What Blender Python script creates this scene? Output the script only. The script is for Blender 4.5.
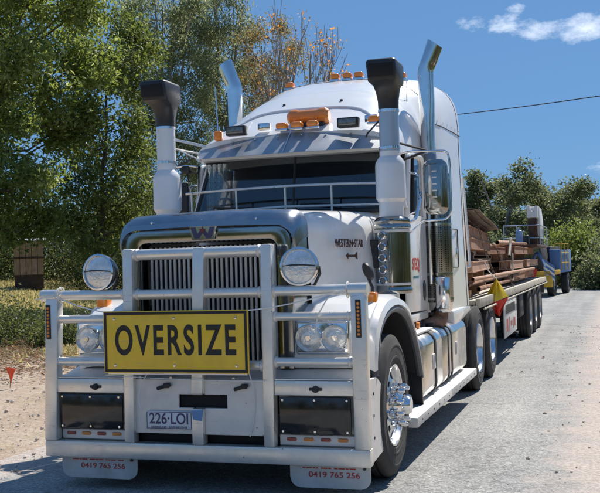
import bpy, bmesh, math, random
import numpy as np
from mathutils import Vector, Matrix
for o in list(bpy.data.objects): bpy.data.objects.remove(o)
scene = bpy.context.scene
COL = scene.collection
R_ = math.radians
# ------------------------------------------------------------------ camera
cam_d = bpy.data.cameras.new('camera'); cam = bpy.data.objects.new('camera', cam_d); COL.objects.link(cam)
cam_d.sensor_width = 36; cam_d.lens = 962/600*36; cam_d.clip_start = .1; cam_d.clip_end = 3000
CAM = Vector((2.786, -6.206, 1.590))
Yc = Vector((310, -8.5, -962)).normalized()
Xc = Vector((3010, -106.5+0, 962)).normalized()
def _axes():
    f = 962.
    ray = lambda u, v: Vector((u-300, -(v-246.5), -f)).normalized()
    yc = ray(610, 255); xc = -ray(-2710, 353)
    xc = (xc - yc*xc.dot(yc)).normalized(); zc = xc.cross(yc)
    return Matrix((xc, yc, zc))            # world = M @ cam
RM = _axes()
cam.matrix_world = Matrix.Translation(CAM) @ RM.to_4x4()
scene.camera = cam
# ------------------------------------------------------------------ world + sun
SUN = Vector((.23, .77, 1.0)).normalized()
world = bpy.data.worlds.new('World'); scene.world = world; world.use_nodes = True
wn = world.node_tree; wn.nodes.clear()
def wnode(t, **k):
    n = wn.nodes.new(t)
    for a, b in k.items(): setattr(n, a, b)
    return n
sky = wnode('ShaderNodeTexSky', sky_type='NISHITA', sun_disc=False)
sky.sun_elevation = math.asin(SUN.z); sky.sun_rotation = math.atan2(SUN.x, SUN.y)
sky.air_density = 1.0; sky.dust_density = .0; sky.ozone_density = 3.0; sky.altitude = 50
bg = wnode('ShaderNodeBackground'); bg.inputs['Strength'].default_value = .12
wout = wnode('ShaderNodeOutputWorld')
tc = wnode('ShaderNodeTexCoord')
def wmath(op, a, b=None, clamp=False):
    n = wnode('ShaderNodeMath', operation=op, use_clamp=clamp)
    for i, s in enumerate((a, b)):
        if s is None: continue
        if isinstance(s, (int, float)): n.inputs[i].default_value = s
        else: wn.links.new(s, n.inputs[i])
    return n.outputs[0]
def wdot(vec):
    n = wnode('ShaderNodeVectorMath', operation='DOT_PRODUCT'); wn.links.new(tc.outputs['Generated'], n.inputs[0]); n.inputs[1].default_value = vec
    return n.outputs['Value']
def pixdir(u, v): return (RM @ Vector((u-300, -(v-246.5), -962))).normalized()
noi = wnode('ShaderNodeTexNoise'); noi.inputs['Scale'].default_value = 34; noi.inputs['Detail'].default_value = 10; noi.inputs['Roughness'].default_value = .68
mp = wnode('ShaderNodeMapping'); mp.inputs['Scale'].default_value = (1, 1, 1.9)
wn.links.new(tc.outputs['Generated'], mp.inputs[0]); wn.links.new(mp.outputs[0], noi.inputs['Vector'])
total = None
# puffs of the small cumulus bank and the two wisps, each a soft ellipse of sky directions broken up by noise
for (u, v, ru, rv, amp) in ((478, 23, 28, 9, .85), (512, 24, 30, 12, 1.0), (545, 30, 44, 11, 1.0), (582, 28, 44, 14, 1.15), (516, 9, 12, 7, .8), (478, 165, 16, 3.5, .28), (604, 168, 20, 9, 1.0), (625, 60, 50, 12, .6), (-200, -260, 160, 60, .7), (1100, -60, 200, 70, .8)):
    d0 = pixdir(u, v); rr = (pixdir(u+10, v)-pixdir(u-10, v)).normalized(); uu = (pixdir(u, v-10)-pixdir(u, v+10)).normalized()
    kk = d0.length/962*math.cos(math.atan(math.hypot(u-300, v-246)/962))
    a = wmath('MULTIPLY', wmath('SUBTRACT', wdot(rr), d0.dot(rr)), 1/(ru*kk)); b = wmath('MULTIPLY', wmath('SUBTRACT', wdot(uu), d0.dot(uu)), 1/(rv*kk))
    e = wmath('ADD', wmath('MULTIPLY', a, a), wmath('MULTIPLY', b, b))
    m = wmath('MULTIPLY', wmath('SUBTRACT', 1, wmath('MULTIPLY', e, .5), clamp=True), amp)
    fwd = wmath('GREATER_THAN', wdot(d0), .2); m = wmath('MULTIPLY', m, fwd)
    total = m if total is None else wmath('MAXIMUM', total, m)
cl = wmath('MULTIPLY', wmath('SUBTRACT', wmath('ADD', noi.outputs['Fac'], wmath('MULTIPLY', total, .44)), .775), 1.7, clamp=True)
cl = wmath('MULTIPLY', wmath('MULTIPLY', cl, wmath('MULTIPLY', total, 1.6, clamp=True), clamp=True), .85)
mixc = wnode('ShaderNodeMix', data_type='RGBA')
wn.links.new(cl, mixc.inputs[0])
hsv = wnode('ShaderNodeHueSaturation'); hsv.inputs['Saturation'].default_value = 1.0; hsv.inputs['Value'].default_value = 1.0
wn.links.new(sky.outputs[0], hsv.inputs['Color'])
grd = wnode('ShaderNodeMix', data_type='RGBA', blend_type='MULTIPLY'); grd.inputs[0].default_value = 1; gmm = wnode('ShaderNodeGamma'); gmm.inputs[1].default_value = .35; wn.links.new(hsv.outputs[0], gmm.inputs[0]); wn.links.new(gmm.outputs[0], grd.inputs[6]); grd.inputs[7].default_value = (.51, .95, 1.58, 1)
wn.links.new(grd.outputs[2], mixc.inputs[6]); mixc.inputs[7].default_value = (7.6, 7.9, 8.3, 1)
wn.links.new(mixc.outputs[2], bg.inputs[0]); wn.links.new(bg.outputs[0], wout.inputs[0])
sd = bpy.data.lights.new('sun', 'SUN'); sd.energy = 3.45; sd.angle = R_(.53); sd.color = (1, .955, .89)
sun = bpy.data.objects.new('sun', sd); COL.objects.link(sun); sun.rotation_euler = SUN.to_track_quat('Z', 'Y').to_euler(); sun.location = (0, 20, 30)
scene.view_settings.view_transform = 'Standard'; scene.view_settings.look = 'None'; scene.view_settings.exposure = 0.74; scene.view_settings.gamma = 1
scene.render.engine = 'CYCLES'; scene.cycles.max_bounces = 8; scene.cycles.transparent_max_bounces = 12; scene.cycles.use_denoising = True
# ------------------------------------------------------------------ materials
MATS = {}
def mat(name, col, rough=.5, metal=0., coat=0., var=.08, scale=8., bump=0., bscale=60., dust=None, trans=0., emit=None, rvar=.0, stretch=None, spec=.5, bugs=0., scratch=0.):
    """Principled material; colour noise of the thing itself, fine relief, optional dust blotches = (colour, amount, scale)."""
    m = bpy.data.materials.new(name); m.use_nodes = True; nt = m.node_tree; n = nt.nodes; L = nt.links
    p = n['Principled BSDF']
    p.inputs['Roughness'].default_value = rough; p.inputs['Metallic'].default_value = metal; p.inputs['Coat Weight'].default_value = coat; p.inputs['Coat Roughness'].default_value = .06
    p.inputs['Specular IOR Level'].default_value = spec
    c = n.new('ShaderNodeTexCoord'); src = c.outputs['Object']
    if stretch:
        mpg = n.new('ShaderNodeMapping'); mpg.inputs['Scale'].default_value = stretch; L.new(src, mpg.inputs[0]); src = mpg.outputs[0]
    t = n.new('ShaderNodeTexNoise'); t.inputs['Scale'].default_value = scale; t.inputs['Detail'].default_value = 6; t.inputs['Roughness'].default_value = .6
    L.new(src, t.inputs['Vector'])
    r = n.new('ShaderNodeValToRGB'); L.new(t.outputs['Fac'], r.inputs[0])
    lo = [max(0, x*(1-var)) for x in col]; hi = [min(1, x*(1+var)) for x in col]
    r.color_ramp.elements[0].position = .3; r.color_ramp.elements[1].position = .7
    r.color_ramp.elements[0].color = (*lo, 1); r.color_ramp.elements[1].color = (*hi, 1)
    out = r.outputs[0]
    if dust:
        dc, da, ds = dust
        t2 = n.new('ShaderNodeTexNoise'); t2.inputs['Scale'].default_value = ds; t2.inputs['Detail'].default_value = 7; t2.inputs['Roughness'].default_value = .68; L.new(c.outputs['Object'], t2.inputs['Vector'])
        mr = n.new('ShaderNodeMapRange'); mr.inputs[1].default_value = .45; mr.inputs[2].default_value = .75; mr.inputs[3].default_value = 0; mr.inputs[4].default_value = da; L.new(t2.outputs['Fac'], mr.inputs[0])
        mx = n.new('ShaderNodeMix'); mx.data_type = 'RGBA'; L.new(mr.outputs[0], mx.inputs[0]); L.new(out, mx.inputs[6]); mx.inputs[7].default_value = (*dc, 1); out = mx.outputs[2]
        if metal > .5:
            q = n.new('ShaderNodeMath'); q.operation = 'SUBTRACT'; q.inputs[0].default_value = metal; L.new(mr.outputs[0], q.inputs[1]); q.use_clamp = True; L.new(q.outputs[0], p.inputs['Metallic'])
        q = n.new('ShaderNodeMath'); q.operation = 'ADD'; q.inputs[0].default_value = rough; L.new(mr.outputs[0], q.inputs[1]); q.use_clamp = True; L.new(q.outputs[0], p.inputs['Roughness'])
    elif rvar:
        mr = n.new('ShaderNodeMapRange'); mr.inputs[1].default_value = .3; mr.inputs[2].default_value = .7; mr.inputs[3].default_value = max(0, rough-rvar); mr.inputs[4].default_value = rough+rvar; L.new(t.outputs['Fac'], mr.inputs[0]); L.new(mr.outputs[0], p.inputs['Roughness'])
    if bugs:      # dried insect specks and stone chips, sparse
        vb = n.new('ShaderNodeTexVoronoi'); vb.inputs['Scale'].default_value = 42; L.new(c.outputs['Object'], vb.inputs['Vector']); sc = n.new('ShaderNodeSeparateColor'); L.new(vb.outputs['Color'], sc.inputs[0])
        g1 = n.new('ShaderNodeMath'); g1.operation = 'LESS_THAN'; L.new(sc.outputs[0], g1.inputs[0]); g1.inputs[1].default_value = bugs
        g2 = n.new('ShaderNodeMath'); g2.operation = 'MULTIPLY'; L.new(sc.outputs[1], g2.inputs[0]); g2.inputs[1].default_value = .22
        g3 = n.new('ShaderNodeMath'); g3.operation = 'LESS_THAN'; L.new(vb.outputs['Distance'], g3.inputs[0]); L.new(g2.outputs[0], g3.inputs[1])
        g4 = n.new('ShaderNodeMath'); g4.operation = 'MULTIPLY'; L.new(g1.outputs[0], g4.inputs[0]); L.new(g3.outputs[0], g4.inputs[1]); g5 = n.new('ShaderNodeMath'); g5.operation = 'MULTIPLY'; L.new(g4.outputs[0], g5.inputs[0]); g5.inputs[1].default_value = .75
        mx = n.new('ShaderNodeMix'); mx.data_type = 'RGBA'; L.new(g5.outputs[0], mx.inputs[0]); L.new(out, mx.inputs[6]); mx.inputs[7].default_value = (.12, .095, .05, 1); out = mx.outputs[2]
    if scratch:   # fine long scuffs
        ms = n.new('ShaderNodeMapping'); ms.inputs['Rotation'].default_value = (.3, .5, .2); ms.inputs['Scale'].default_value = (3, 70, 40); L.new(c.outputs['Object'], ms.inputs[0]); tsn = n.new('ShaderNodeTexNoise'); tsn.inputs['Scale'].default_value = 1.3; tsn.inputs['Detail'].default_value = 3; L.new(ms.outputs[0], tsn.inputs['Vector'])
        mr2 = n.new('ShaderNodeMapRange'); mr2.inputs[1].default_value = .66; mr2.inputs[2].default_value = .70; mr2.inputs[3].default_value = 0; mr2.inputs[4].default_value = scratch; L.new(tsn.outputs['Fac'], mr2.inputs[0])
        mx = n.new('ShaderNodeMix'); mx.data_type = 'RGBA'; L.new(mr2.outputs[0], mx.inputs[0]); L.new(out, mx.inputs[6]); mx.inputs[7].default_value = (.30, .29, .27, 1); out = mx.outputs[2]
    L.new(out, p.inputs['Base Color'])
    if bump:
        tb = n.new('ShaderNodeTexNoise'); tb.inputs['Scale'].default_value = bscale; tb.inputs['Detail'].default_value = 5; L.new(src, tb.inputs['Vector'])
        bp = n.new('ShaderNodeBump'); bp.inputs['Strength'].default_value = bump; bp.inputs['Distance'].default_value = .02; L.new(tb.outputs['Fac'], bp.inputs['Height']); L.new(bp.outputs[0], p.inputs['Normal'])
    if emit:
        p.inputs['Emission Color'].default_value = (*emit[0], 1); p.inputs['Emission Strength'].default_value = emit[1]
    if trans: p.inputs['Transmission Weight'].default_value = trans
    MATS[name] = m; return m
DUST = (.42, .36, .29)
mat('white_paint', (.87, .86, .83), .30, 0, .6, .02, 3, dust=(DUST, .20, 3.2), bump=.02, bscale=14)
mat('chrome', (.78, .79, .80), .07, 1, 0, .03, 6, dust=(DUST, .12, 5), bump=.015, bscale=12)
mat('smoked_steel', (.30, .33, .37), .22, 1, 0, .08, 4, dust=(DUST, .14, 4), bugs=.16)
mat('visor_steel', (.44, .46, .48), .46, .85, 0, .10, 3, dust=(DUST, .15, 3), bump=.05, bscale=10, bugs=.10)
mat('bar_alloy', (.84, .81, .75), .30, .65, 0, .05, 14, dust=((.42, .39, .35), .26, 2.4), bump=.025, bscale=60, bugs=.10, scratch=.35)
mat('plate_alloy', (.78, .745, .70), .42, .25, 0, .08, 5, dust=((.36, .33, .29), .30, 2.6), bump=.06, bscale=30, bugs=.10, scratch=.5)
mat('bumper_inner', (.70, .69, .67), .36, .35, .2, .06, 5, dust=((.36, .33, .29), .30, 3.5))
mat('tank_alloy', (.76, .75, .72), .20, 1, 0, .05, 4, dust=((.45, .41, .35), .30, 3), bump=.03, bscale=20)
mat('step_alloy', (.68, .67, .64), .5, .4, 0, .08, 9, dust=(DUST, .4, 6), bump=.2, bscale=90)
mat('pipe_white', (.74, .75, .76), .36, .1, .3, .03, 5, dust=(DUST, .1, 4))
mat('pipe_grey', (.50, .54, .58), .30, .7, 0, .05, 5)
mat('exhaust_steel', (.72, .73, .74), .10, 1, 0, .14, 5, rvar=.05, bump=.03, bscale=9)
mat('exhaust_tip', (.30, .30, .31), .35, .9, 0, .2, 12)
mat('rust_pipe', (.26, .15, .10), .75, .3, 0, .4, 14, bump=.2)
mat('black_plastic', (.022, .022, .024), .42, 0, 0, .2, 20, bump=.08, bscale=160)
mat('black_gloss', (.012, .012, .013), .12, 0, .4, .1, 5, dust=(DUST, .10, 4))
mat('black_void', (.010, .010, .011), .85)
mat('dark_chassis', (.030, .031, .033), .65, .1, 0, .4, 12, dust=((.16, .14, .12), .5, 4))
mat('tyre_rubber', (.034, .034, .035), .78, 0, 0, .25, 12, dust=((.17, .155, .135), .5, 5), bump=.1, bscale=90)
mat('arch_rubber', (.10, .11, .12), .55, 0, 0, .15, 10)
mat('cleaner_steel', (.35, .355, .345), .09, 1, 0, .08, 7, dust=((.22, .2, .17), .08, 6), bump=.01, bscale=14)
mat('badge_dark', (.075, .03, .028), .35, .3)
mat('alloy_rim', (.74, .75, .77), .16, 1, 0, .05, 8, dust=((.4, .36, .3), .2, 6))
mat('trailer_rim', (.50, .50, .49), .38, .5, 0, .1, 8, dust=((.3, .27, .22), .4, 6))
mat('amber_lens', (.92, .26, .02), .22, 0, .7, .08, 40)
mat('amber_dark', (.80, .25, .03), .25, 0, .6, .1, 40)
mat('red_lens', (.35, .05, .02), .25, 0, .6, .1, 30)
mat('lamp_glass', (.76, .77, .76), .06, .55, 1, .25, 24, bump=.35, bscale=55)
mat('lamp_glass_smoky', (.15, .16, .16), .12, .3, 1, .3, 30)
mat('sign_yellow', (.98, .60, .03), .36, 0, .25, .06, 3, dust=((.46, .30, .08), .35, 6), bump=.35, bscale=5, bugs=.08, scratch=.3)
mat('sign_black', (.014, .014, .013), .5)
mat('plate_white', (.74, .74, .76), .4)
mat('plate_ink', (.07, .06, .13), .5)
mat('flap_white', (.60, .59, .56), .6, 0, 0, .04, 6, dust=((.30, .26, .21), .5, 5), bump=.05)
mat('red_ink', (.45, .045, .03), .5)
mat('teal_ink', (.05, .22, .24), .5)
mat('badge_red', (.20, .045, .04), .4, .2)
mat('cord_white', (.80, .79, .74), .7)
mat('tape_blue', (.16, .30, .52), .6)
mat('flag_yellow', (.80, .55, .02), .6, bump=.1, bscale=20)
mat('flag_red', (.62, .035, .02), .6, bump=.1, bscale=20)
mat('flag_orange', (.90, .10, .03), .6)
mat('seat_cloth', (.035, .04, .06), .9)
mat('cabin_dark', (.018, .022, .035), .8)
mat('rust_beam', (.34, .18, .105), .8, 0, 0, .45, 4, dust=((.14, .07, .045), .75, 3.2), bump=.2, bscale=25)
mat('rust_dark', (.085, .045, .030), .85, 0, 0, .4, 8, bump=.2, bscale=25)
mat('rust_pale', (.48, .29, .19), .8, 0, 0, .3, 6, bump=.2, bscale=25)
mat('sheet_grey', (.20, .175, .15), .7, .2, 0, .35, 4, dust=((.16, .09, .05), .6, 3))
mat('deck_cream', (.55, .50, .40), .6, 0, 0, .15, 6, dust=((.25, .2, .15), .6, 4))
mat('trailer_black', (.025, .025, .027), .6, 0, 0, .3, 9, dust=((.14, .12, .10), .4, 4))
mat('board_white', (.68, .67, .64), .5, dust=((.3, .26, .21), .4, 4))
mat('machine_yellow', (.70, .40, .02), .45, 0, .2, .08, 5, dust=((.25, .2, .13), .4, 3))
mat('blue_cloth', (.10, .20, .42), .8, bump=.2, bscale=12)
mat('pale_blue', (.28, .42, .62), .4, bump=.05)
mat('machine_white', (.74, .74, .72), .45, 0, .1, .04, 5, dust=((.35, .28, .2), .3, 6))
mat('wood_board', (.42, .25, .135), .8, 0, 0, .3, 3, stretch=(14, 14, 1), bump=.2, bscale=8)
mat('shed_roof', (.28, .27, .25), .6, .4)
mat('cable', (.015, .015, .016), .7)
mat('stake_wood', (.35, .26, .16), .8)
# glass: clear tinted pane with real reflection
def glass(name, tint, refl=.08, rough=.02):
    m = bpy.data.materials.new(name); m.use_nodes = True; nt = m.node_tree; n = nt.nodes; L = nt.links; n.clear()
    o = n.new('ShaderNodeOutputMaterial'); t = n.new('ShaderNodeBsdfTransparent'); t.inputs[0].default_value = (*tint, 1)
    g = n.new('ShaderNodeBsdfGlossy'); g.inputs['Roughness'].default_value = rough; g.inputs[0].default_value = (1, 1, 1, 1)
    fr = n.new('ShaderNodeFresnel'); fr.inputs[0].default_value = 1.5; ad = n.new('ShaderNodeMath'); ad.operation = 'ADD'; ad.inputs[1].default_value = refl; L.new(fr.outputs[0], ad.inputs[0])
    mx = n.new('ShaderNodeMixShader'); L.new(ad.outputs[0], mx.inputs[0]); L.new(t.outputs[0], mx.inputs[1]); L.new(g.outputs[0], mx.inputs[2]); L.new(mx.outputs[0], o.inputs[0])
    MATS[name] = m
glass('windscreen_glass', (.74, .80, .83), .02, .03)
glass('side_glass', (.20, .24, .28), .22)
# pale mottled windscreen reflection, painted as a patterned sheet
def reflection_mat():
    m = mat('painted_reflection', (.6, .65, .65), .9); n = m.node_tree.nodes; L = m.node_tree.links
    v = n.new('ShaderNodeTexVoronoi'); v.inputs['Scale'].default_value = 26; r = n.new('ShaderNodeValToRGB'); L.new(v.outputs['Distance'], r.inputs[0])
    r.color_ramp.elements[0].position = .25; r.color_ramp.elements[0].color = (.10, .20, .22, 1); r.color_ramp.elements[1].position = .5; r.color_ramp.elements[1].color = (.80, .86, .84, 1)
    L.new(r.outputs[0], n['Principled BSDF'].inputs['Base Color'])
reflection_mat()
# perforated chrome shield: small round holes as fine relief and colour
def perforated():
    m = mat('perforated_chrome', (.30, .31, .30), .22, 1); n = m.node_tree.nodes; L = m.node_tree.links; p = n['Principled BSDF']
    v = n.new('ShaderNodeTexVoronoi'); v.inputs['Scale'].default_value = 46; v.inputs['Randomness'].default_value = 0; c = n.new('ShaderNodeTexCoord'); L.new(c.outputs['Object'], v.inputs['Vector'])
    r = n.new('ShaderNodeValToRGB'); r.color_ramp.elements[0].position = .28; r.color_ramp.elements[0].color = (.01, .01, .01, 1); r.color_ramp.elements[1].position = .36; r.color_ramp.elements[1].color = (.26, .27, .25, 1)
    L.new(v.outputs['Distance'], r.inputs[0]); L.new(r.outputs[0], p.inputs['Base Color'])
perforated()
# plants
def leafmat(name, a, b, c=None, trans=.5):
    m = bpy.data.materials.new(name); m.use_nodes = True; nt = m.node_tree; n = nt.nodes; L = nt.links; n.clear()
    o = n.new('ShaderNodeOutputMaterial'); g = n.new('ShaderNodeNewGeometry'); r = n.new('ShaderNodeValToRGB'); L.new(g.outputs['Random Per Island'], r.inputs[0])
    r.color_ramp.elements[0].color = (*a, 1); r.color_ramp.elements[1].color = (*b, 1)
    if c:
        e = r.color_ramp.elements.new(.88); e.color = (*b, 1); r.color_ramp.elements[2].color = (*c, 1)
    oi = n.new('ShaderNodeObjectInfo'); h = n.new('ShaderNodeHueSaturation'); mr = n.new('ShaderNodeMapRange'); mr.inputs[3].default_value = .8; mr.inputs[4].default_value = 1.25; L.new(oi.outputs['Random'], mr.inputs[0]); L.new(mr.outputs[0], h.inputs['Value']); L.new(r.outputs[0], h.inputs['Color'])
    p = n.new('ShaderNodeBsdfPrincipled'); p.inputs['Roughness'].default_value = .48; L.new(h.outputs[0], p.inputs['Base Color']); p.inputs['Specular IOR Level'].default_value = .5
    t = n.new('ShaderNodeBsdfTranslucent'); hh = n.new('ShaderNodeHueSaturation'); hh.inputs['Hue'].default_value = .485; hh.inputs['Saturation'].default_value = 1.1; hh.inputs['Value'].default_value = 1.7; L.new(h.outputs[0], hh.inputs['Color']); L.new(hh.outputs[0], t.inputs[0])
    mx = n.new('ShaderNodeMixShader'); mx.inputs[0].default_value = trans; L.new(p.outputs[0], mx.inputs[1]); L.new(t.outputs[0], mx.inputs[2]); L.new(mx.outputs[0], o.inputs[0])
    MATS[name] = m
leafmat('leaf_broad', (.085, .125, .030), (.215, .265, .075), (.38, .42, .22))  # last tint paints sunlit highlights onto a random few leaves
leafmat('leaf_gum', (.145, .175, .085), (.28, .31, .165), (.42, .44, .29), .5)
leafmat('leaf_far', (.085, .11, .05), (.19, .21, .10), None, .45)
leafmat('leaf_shade', (.050, .068, .024), (.12, .14, .05))  # darker copy of the leaf greens, shade painted into the colour
leafmat('leaf_lime', (.10, .14, .035), (.20, .245, .07))
leafmat('leaf_dry', (.16, .14, .06), (.33, .26, .12))
leafmat('blossom_orange', (.50, .24, .05), (.70, .40, .10))
leafmat('litter_leaf', (.09, .06, .035), (.26, .17, .10))
leafmat('grass_blade', (.22, .21, .08), (.46, .40, .19), (.60, .52, .32))
mat('bark_grey', (.30, .27, .23), .85, 0, 0, .45, 5, stretch=(3, 3, .6), bump=.4, bscale=14)
mat('bark_dark', (.085, .065, .050), .9, 0, 0, .4, 6, bump=.4, bscale=14)
# ------------------------------------------------------------------ object helpers
ORG = {}
def link(name, me, m, parent=None, label=None, loc=None, kind=None):
    o = bpy.data.objects.new(name, me); COL.objects.link(o)
    if m is not None and not me.materials: me.materials.append(MATS[m] if isinstance(m, str) else m)
    w = Vector(loc) if loc is not None else Vector((0, 0, 0))
    if parent is not None:
        o.parent = parent; o.location = w - ORG[parent.name]
    else: o.location = w
    ORG[o.name] = w
    if label: o['label'] = label
    if kind: o['kind'] = kind
    return o
def fin(bm, name, m, parent=None, label=None, loc=None, kind=None, sharp=34):
    bmesh.ops.recalc_face_normals(bm, faces=bm.faces)
    lim = R_(sharp)
    for f in bm.faces: f.smooth = True
    for e in bm.edges:
        if len(e.link_faces) == 2 and e.calc_face_angle(0) > lim: e.smooth = False
    me = bpy.data.meshes.new(name); bm.to_mesh(me); bm.free()
    return link(name, me, m, parent, label, loc, kind)
def thing(name, label, cat, loc=(0, 0, 0), group=None):
    o = bpy.data.objects.new(name, None); COL.objects.link(o); o.location = loc; o.empty_display_size = .2; ORG[o.name] = Vector(loc)
    o['label'] = label; o['category'] = cat
    if group: o['group'] = group
    return o
def tag(o, label, cat, group=None):
    o['label'] = label; o['category'] = cat
    if group: o['group'] = group
    return o
def again(o, parent, loc, rot=None, label=None):
    c = o.copy(); COL.objects.link(c); c.parent = parent; w = Vector(loc); c.location = w - (ORG[parent.name] if parent else Vector((0, 0, 0)))
    if rot is not None: c.rotation_euler = rot
    ORG[c.name] = w
    if label: c['label'] = label
    return c
def NB(): return bmesh.new()
def add_ret(bm, verts, faces):
    vs = [bm.verts.new(v) for v in verts]
    for f in faces:
        try: bm.faces.new([vs[i] for i in f])
        except ValueError: pass
    return vs
def box(bm, x0, x1, y0, y1, z0, z1, bev=.0, seg=2):
    b = bmesh.new()
    bmesh.ops.create_cube(b, size=1)
    for v in b.verts: v.co = Vector(((x0+x1)/2+v.co.x*(x1-x0), (y0+y1)/2+v.co.y*(y1-y0), (z0+z1)/2+v.co.z*(z1-z0)))
    if bev: bmesh.ops.bevel(b, geom=list(b.edges), offset=bev, segments=seg, affect='EDGES', profile=.5)
    merge(bm, b); return bm
def merge(bm, b, M=None):
    if M is not None: bmesh.ops.transform(b, matrix=M, verts=b.verts)
    idx = {}
    for v in b.verts: idx[v] = bm.verts.new(v.co)
    for f in b.faces:
        try: bm.faces.new([idx[v] for v in f.verts])
        except ValueError: pass
    b.free()
def prism(bm, poly, axis, a0, a1, bev=0, seg=2):
    """extrude a polygon; axis 'x': poly=(y,z), 'y': poly=(x,z), 'z': poly=(x,y)"""
    b = bmesh.new()
    def P(p, a): return {'x': (a, p[0], p[1]), 'y': (p[0], a, p[1]), 'z': (p[0], p[1], a)}[axis]
    n = len(poly); v0 = [b.verts.new(P(p, a0)) for p in poly]; v1 = [b.verts.new(P(p, a1)) for p in poly]
    b.faces.new(v0); b.faces.new(v1[::-1])
    for i in range(n): b.faces.new((v0[i], v0[(i+1) % n], v1[(i+1) % n], v1[i]))
    bmesh.ops.recalc_face_normals(b, faces=b.faces)
    if bev: bmesh.ops.bevel(b, geom=list(b.edges), offset=bev, segments=seg, affect='EDGES', profile=.5)
    merge(bm, b); return bm
def tube(bm, pts, r, seg=12, caps=True):
    pts = [Vector(p) for p in pts]; n = len(pts); rr = r if isinstance(r, (list, tuple)) else [r]*n
    rings = []; up = None
    for i, p in enumerate(pts):
        d = ((pts[min(i+1, n-1)]-p).normalized()+(p-pts[max(i-1, 0)]).normalized())
        d = d.normalized() if d.length > 1e-6 else Vector((0, 0, 1))
        if up is None: up = d.orthogonal().normalized()
        up = (up - d*up.dot(d)); up = up.normalized() if up.length > 1e-6 else d.orthogonal().normalized()
        s = d.cross(up)
        rings.append([bm.verts.new(p+(up*math.cos(2*math.pi*k/seg)+s*math.sin(2*math.pi*k/seg))*rr[i]) for k in range(seg)])
    for a, b in zip(rings, rings[1:]):
        for k in range(seg): bm.faces.new((a[k], a[(k+1) % seg], b[(k+1) % seg], b[k]))
    if caps and seg > 2: bm.faces.new(rings[0][::-1]); bm.faces.new(rings[-1])
    return bm
def bend(pts, rad=.06, n=5):
    """round the corners of a polyline"""
    pts = [Vector(p) for p in pts]; out = [pts[0]]
    for i in range(1, len(pts)-1):
        a, b, c = pts[i-1], pts[i], pts[i+1]; r = min(rad, (a-b).length*.45, (c-b).length*.45)
        p0 = b+(a-b).normalized()*r; p1 = b+(c-b).normalized()*r
        for k in range(n+1):
            t = k/n; out.append(p0*(1-t)**2+b*2*t*(1-t)+p1*t*t)
    out.append(pts[-1]); return out
def lathe(bm, prof, c, axis='z', seg=32, M=None):
    b = bmesh.new(); c = Vector(c)
    ax = {'x': (Vector((1, 0, 0)), Vector((0, 1, 0)), Vector((0, 0, 1))), 'y': (Vector((0, 1, 0)), Vector((0, 0, 1)), Vector((1, 0, 0))), 'z': (Vector((0, 0, 1)), Vector((1, 0, 0)), Vector((0, 1, 0)))}[axis]
    rings = []
    for r, h in prof:
        if r < 1e-5: rings.append([b.verts.new(c+ax[0]*h)])
        else: rings.append([b.verts.new(c+ax[0]*h+(ax[1]*math.cos(2*math.pi*k/seg)+ax[2]*math.sin(2*math.pi*k/seg))*r) for k in range(seg)])
    for p, q in zip(rings, rings[1:]):
        if len(p) == 1 and len(q) == 1: continue
        for k in range(seg):
            k2 = (k+1) % seg
            if len(p) == 1: b.faces.new((p[0], q[k2], q[k]))
            elif len(q) == 1: b.faces.new((p[k], p[k2], q[0]))
            else: b.faces.new((p[k], p[k2], q[k2], q[k]))
    bmesh.ops.recalc_face_normals(b, faces=b.faces)
    merge(bm, b, M); return bm
def loft(bm, rings, close=True, caps=True):
    vr = [[bm.verts.new(p) for p in r] for r in rings]; n = len(vr[0])
    for a, b in zip(vr, vr[1:]):
        for k in range(n if close else n-1):
            k2 = (k+1) % n
            try: bm.faces.new((a[k], a[k2], b[k2], b[k]))
            except ValueError: pass
    if caps: bm.faces.new(vr[0][::-1]); bm.faces.new(vr[-1])
    return bm
def solid_sheet(bm, quad_rows, t):
    """grid of points thickened by t along its normals"""
    b = bmesh.new(); vr = [[b.verts.new(p) for p in r] for r in quad_rows]
    for a, c in zip(vr, vr[1:]):
        for k in range(len(a)-1): b.faces.new((a[k], a[k+1], c[k+1], c[k]))
    bmesh.ops.recalc_face_normals(b, faces=b.faces)
    bmesh.ops.solidify(b, geom=list(b.faces), thickness=t)
    merge(bm, b); return bm
def text(name, s, size, loc, rot, m, parent, xs=1., bold=0., ext=.002, align='CENTER', label=None, space=1.):
    cu = bpy.data.curves.new(name, 'FONT'); cu.body = s; cu.size = size; cu.align_x = align; cu.align_y = 'CENTER'; cu.offset = bold; cu.extrude = ext; cu.resolution_u = 6; cu.space_character = space
    t = bpy.data.objects.new('tmp', cu); COL.objects.link(t); dg = bpy.context.evaluated_depsgraph_get()
    me = bpy.data.meshes.new_from_object(t.evaluated_get(dg)); bpy.data.objects.remove(t); me.name = name; me.materials.clear()
    me.transform(Matrix.Diagonal((xs, 1, 1, 1)))
    me.transform(Matrix.Rotation(rot[2], 4, 'Z') @ Matrix.Rotation(rot[1], 4, 'Y') @ Matrix.Rotation(rot[0], 4, 'X'))
    return link(name, me, m, parent, label, loc)
FRONT = (R_(90), 0, 0); SIDE = (R_(90), 0, R_(90))
def fastmesh(name, V, F, m, parent=None, loc=None, smooth=False, kind=None, label=None):
    """V (n,3) array, F (m,k) index array"""
    me = bpy.data.meshes.new(name); V = np.asarray(V, dtype=np.float32); F = np.asarray(F, dtype=np.int32); k = F.shape[1]
    me.vertices.add(len(V)); me.vertices.foreach_set('co', V.ravel()); me.loops.add(F.size); me.loops.foreach_set('vertex_index', F.ravel())
    me.polygons.add(len(F)); me.polygons.foreach_set('loop_start', np.arange(0, F.size, k, dtype=np.int32)); me.polygons.foreach_set('loop_total', np.full(len(F), k, dtype=np.int32))
    me.polygons.foreach_set('use_smooth', np.full(len(F), smooth)); me.update(calc_edges=True)
    return link(name, me, m, parent, label, loc, kind)
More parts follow.
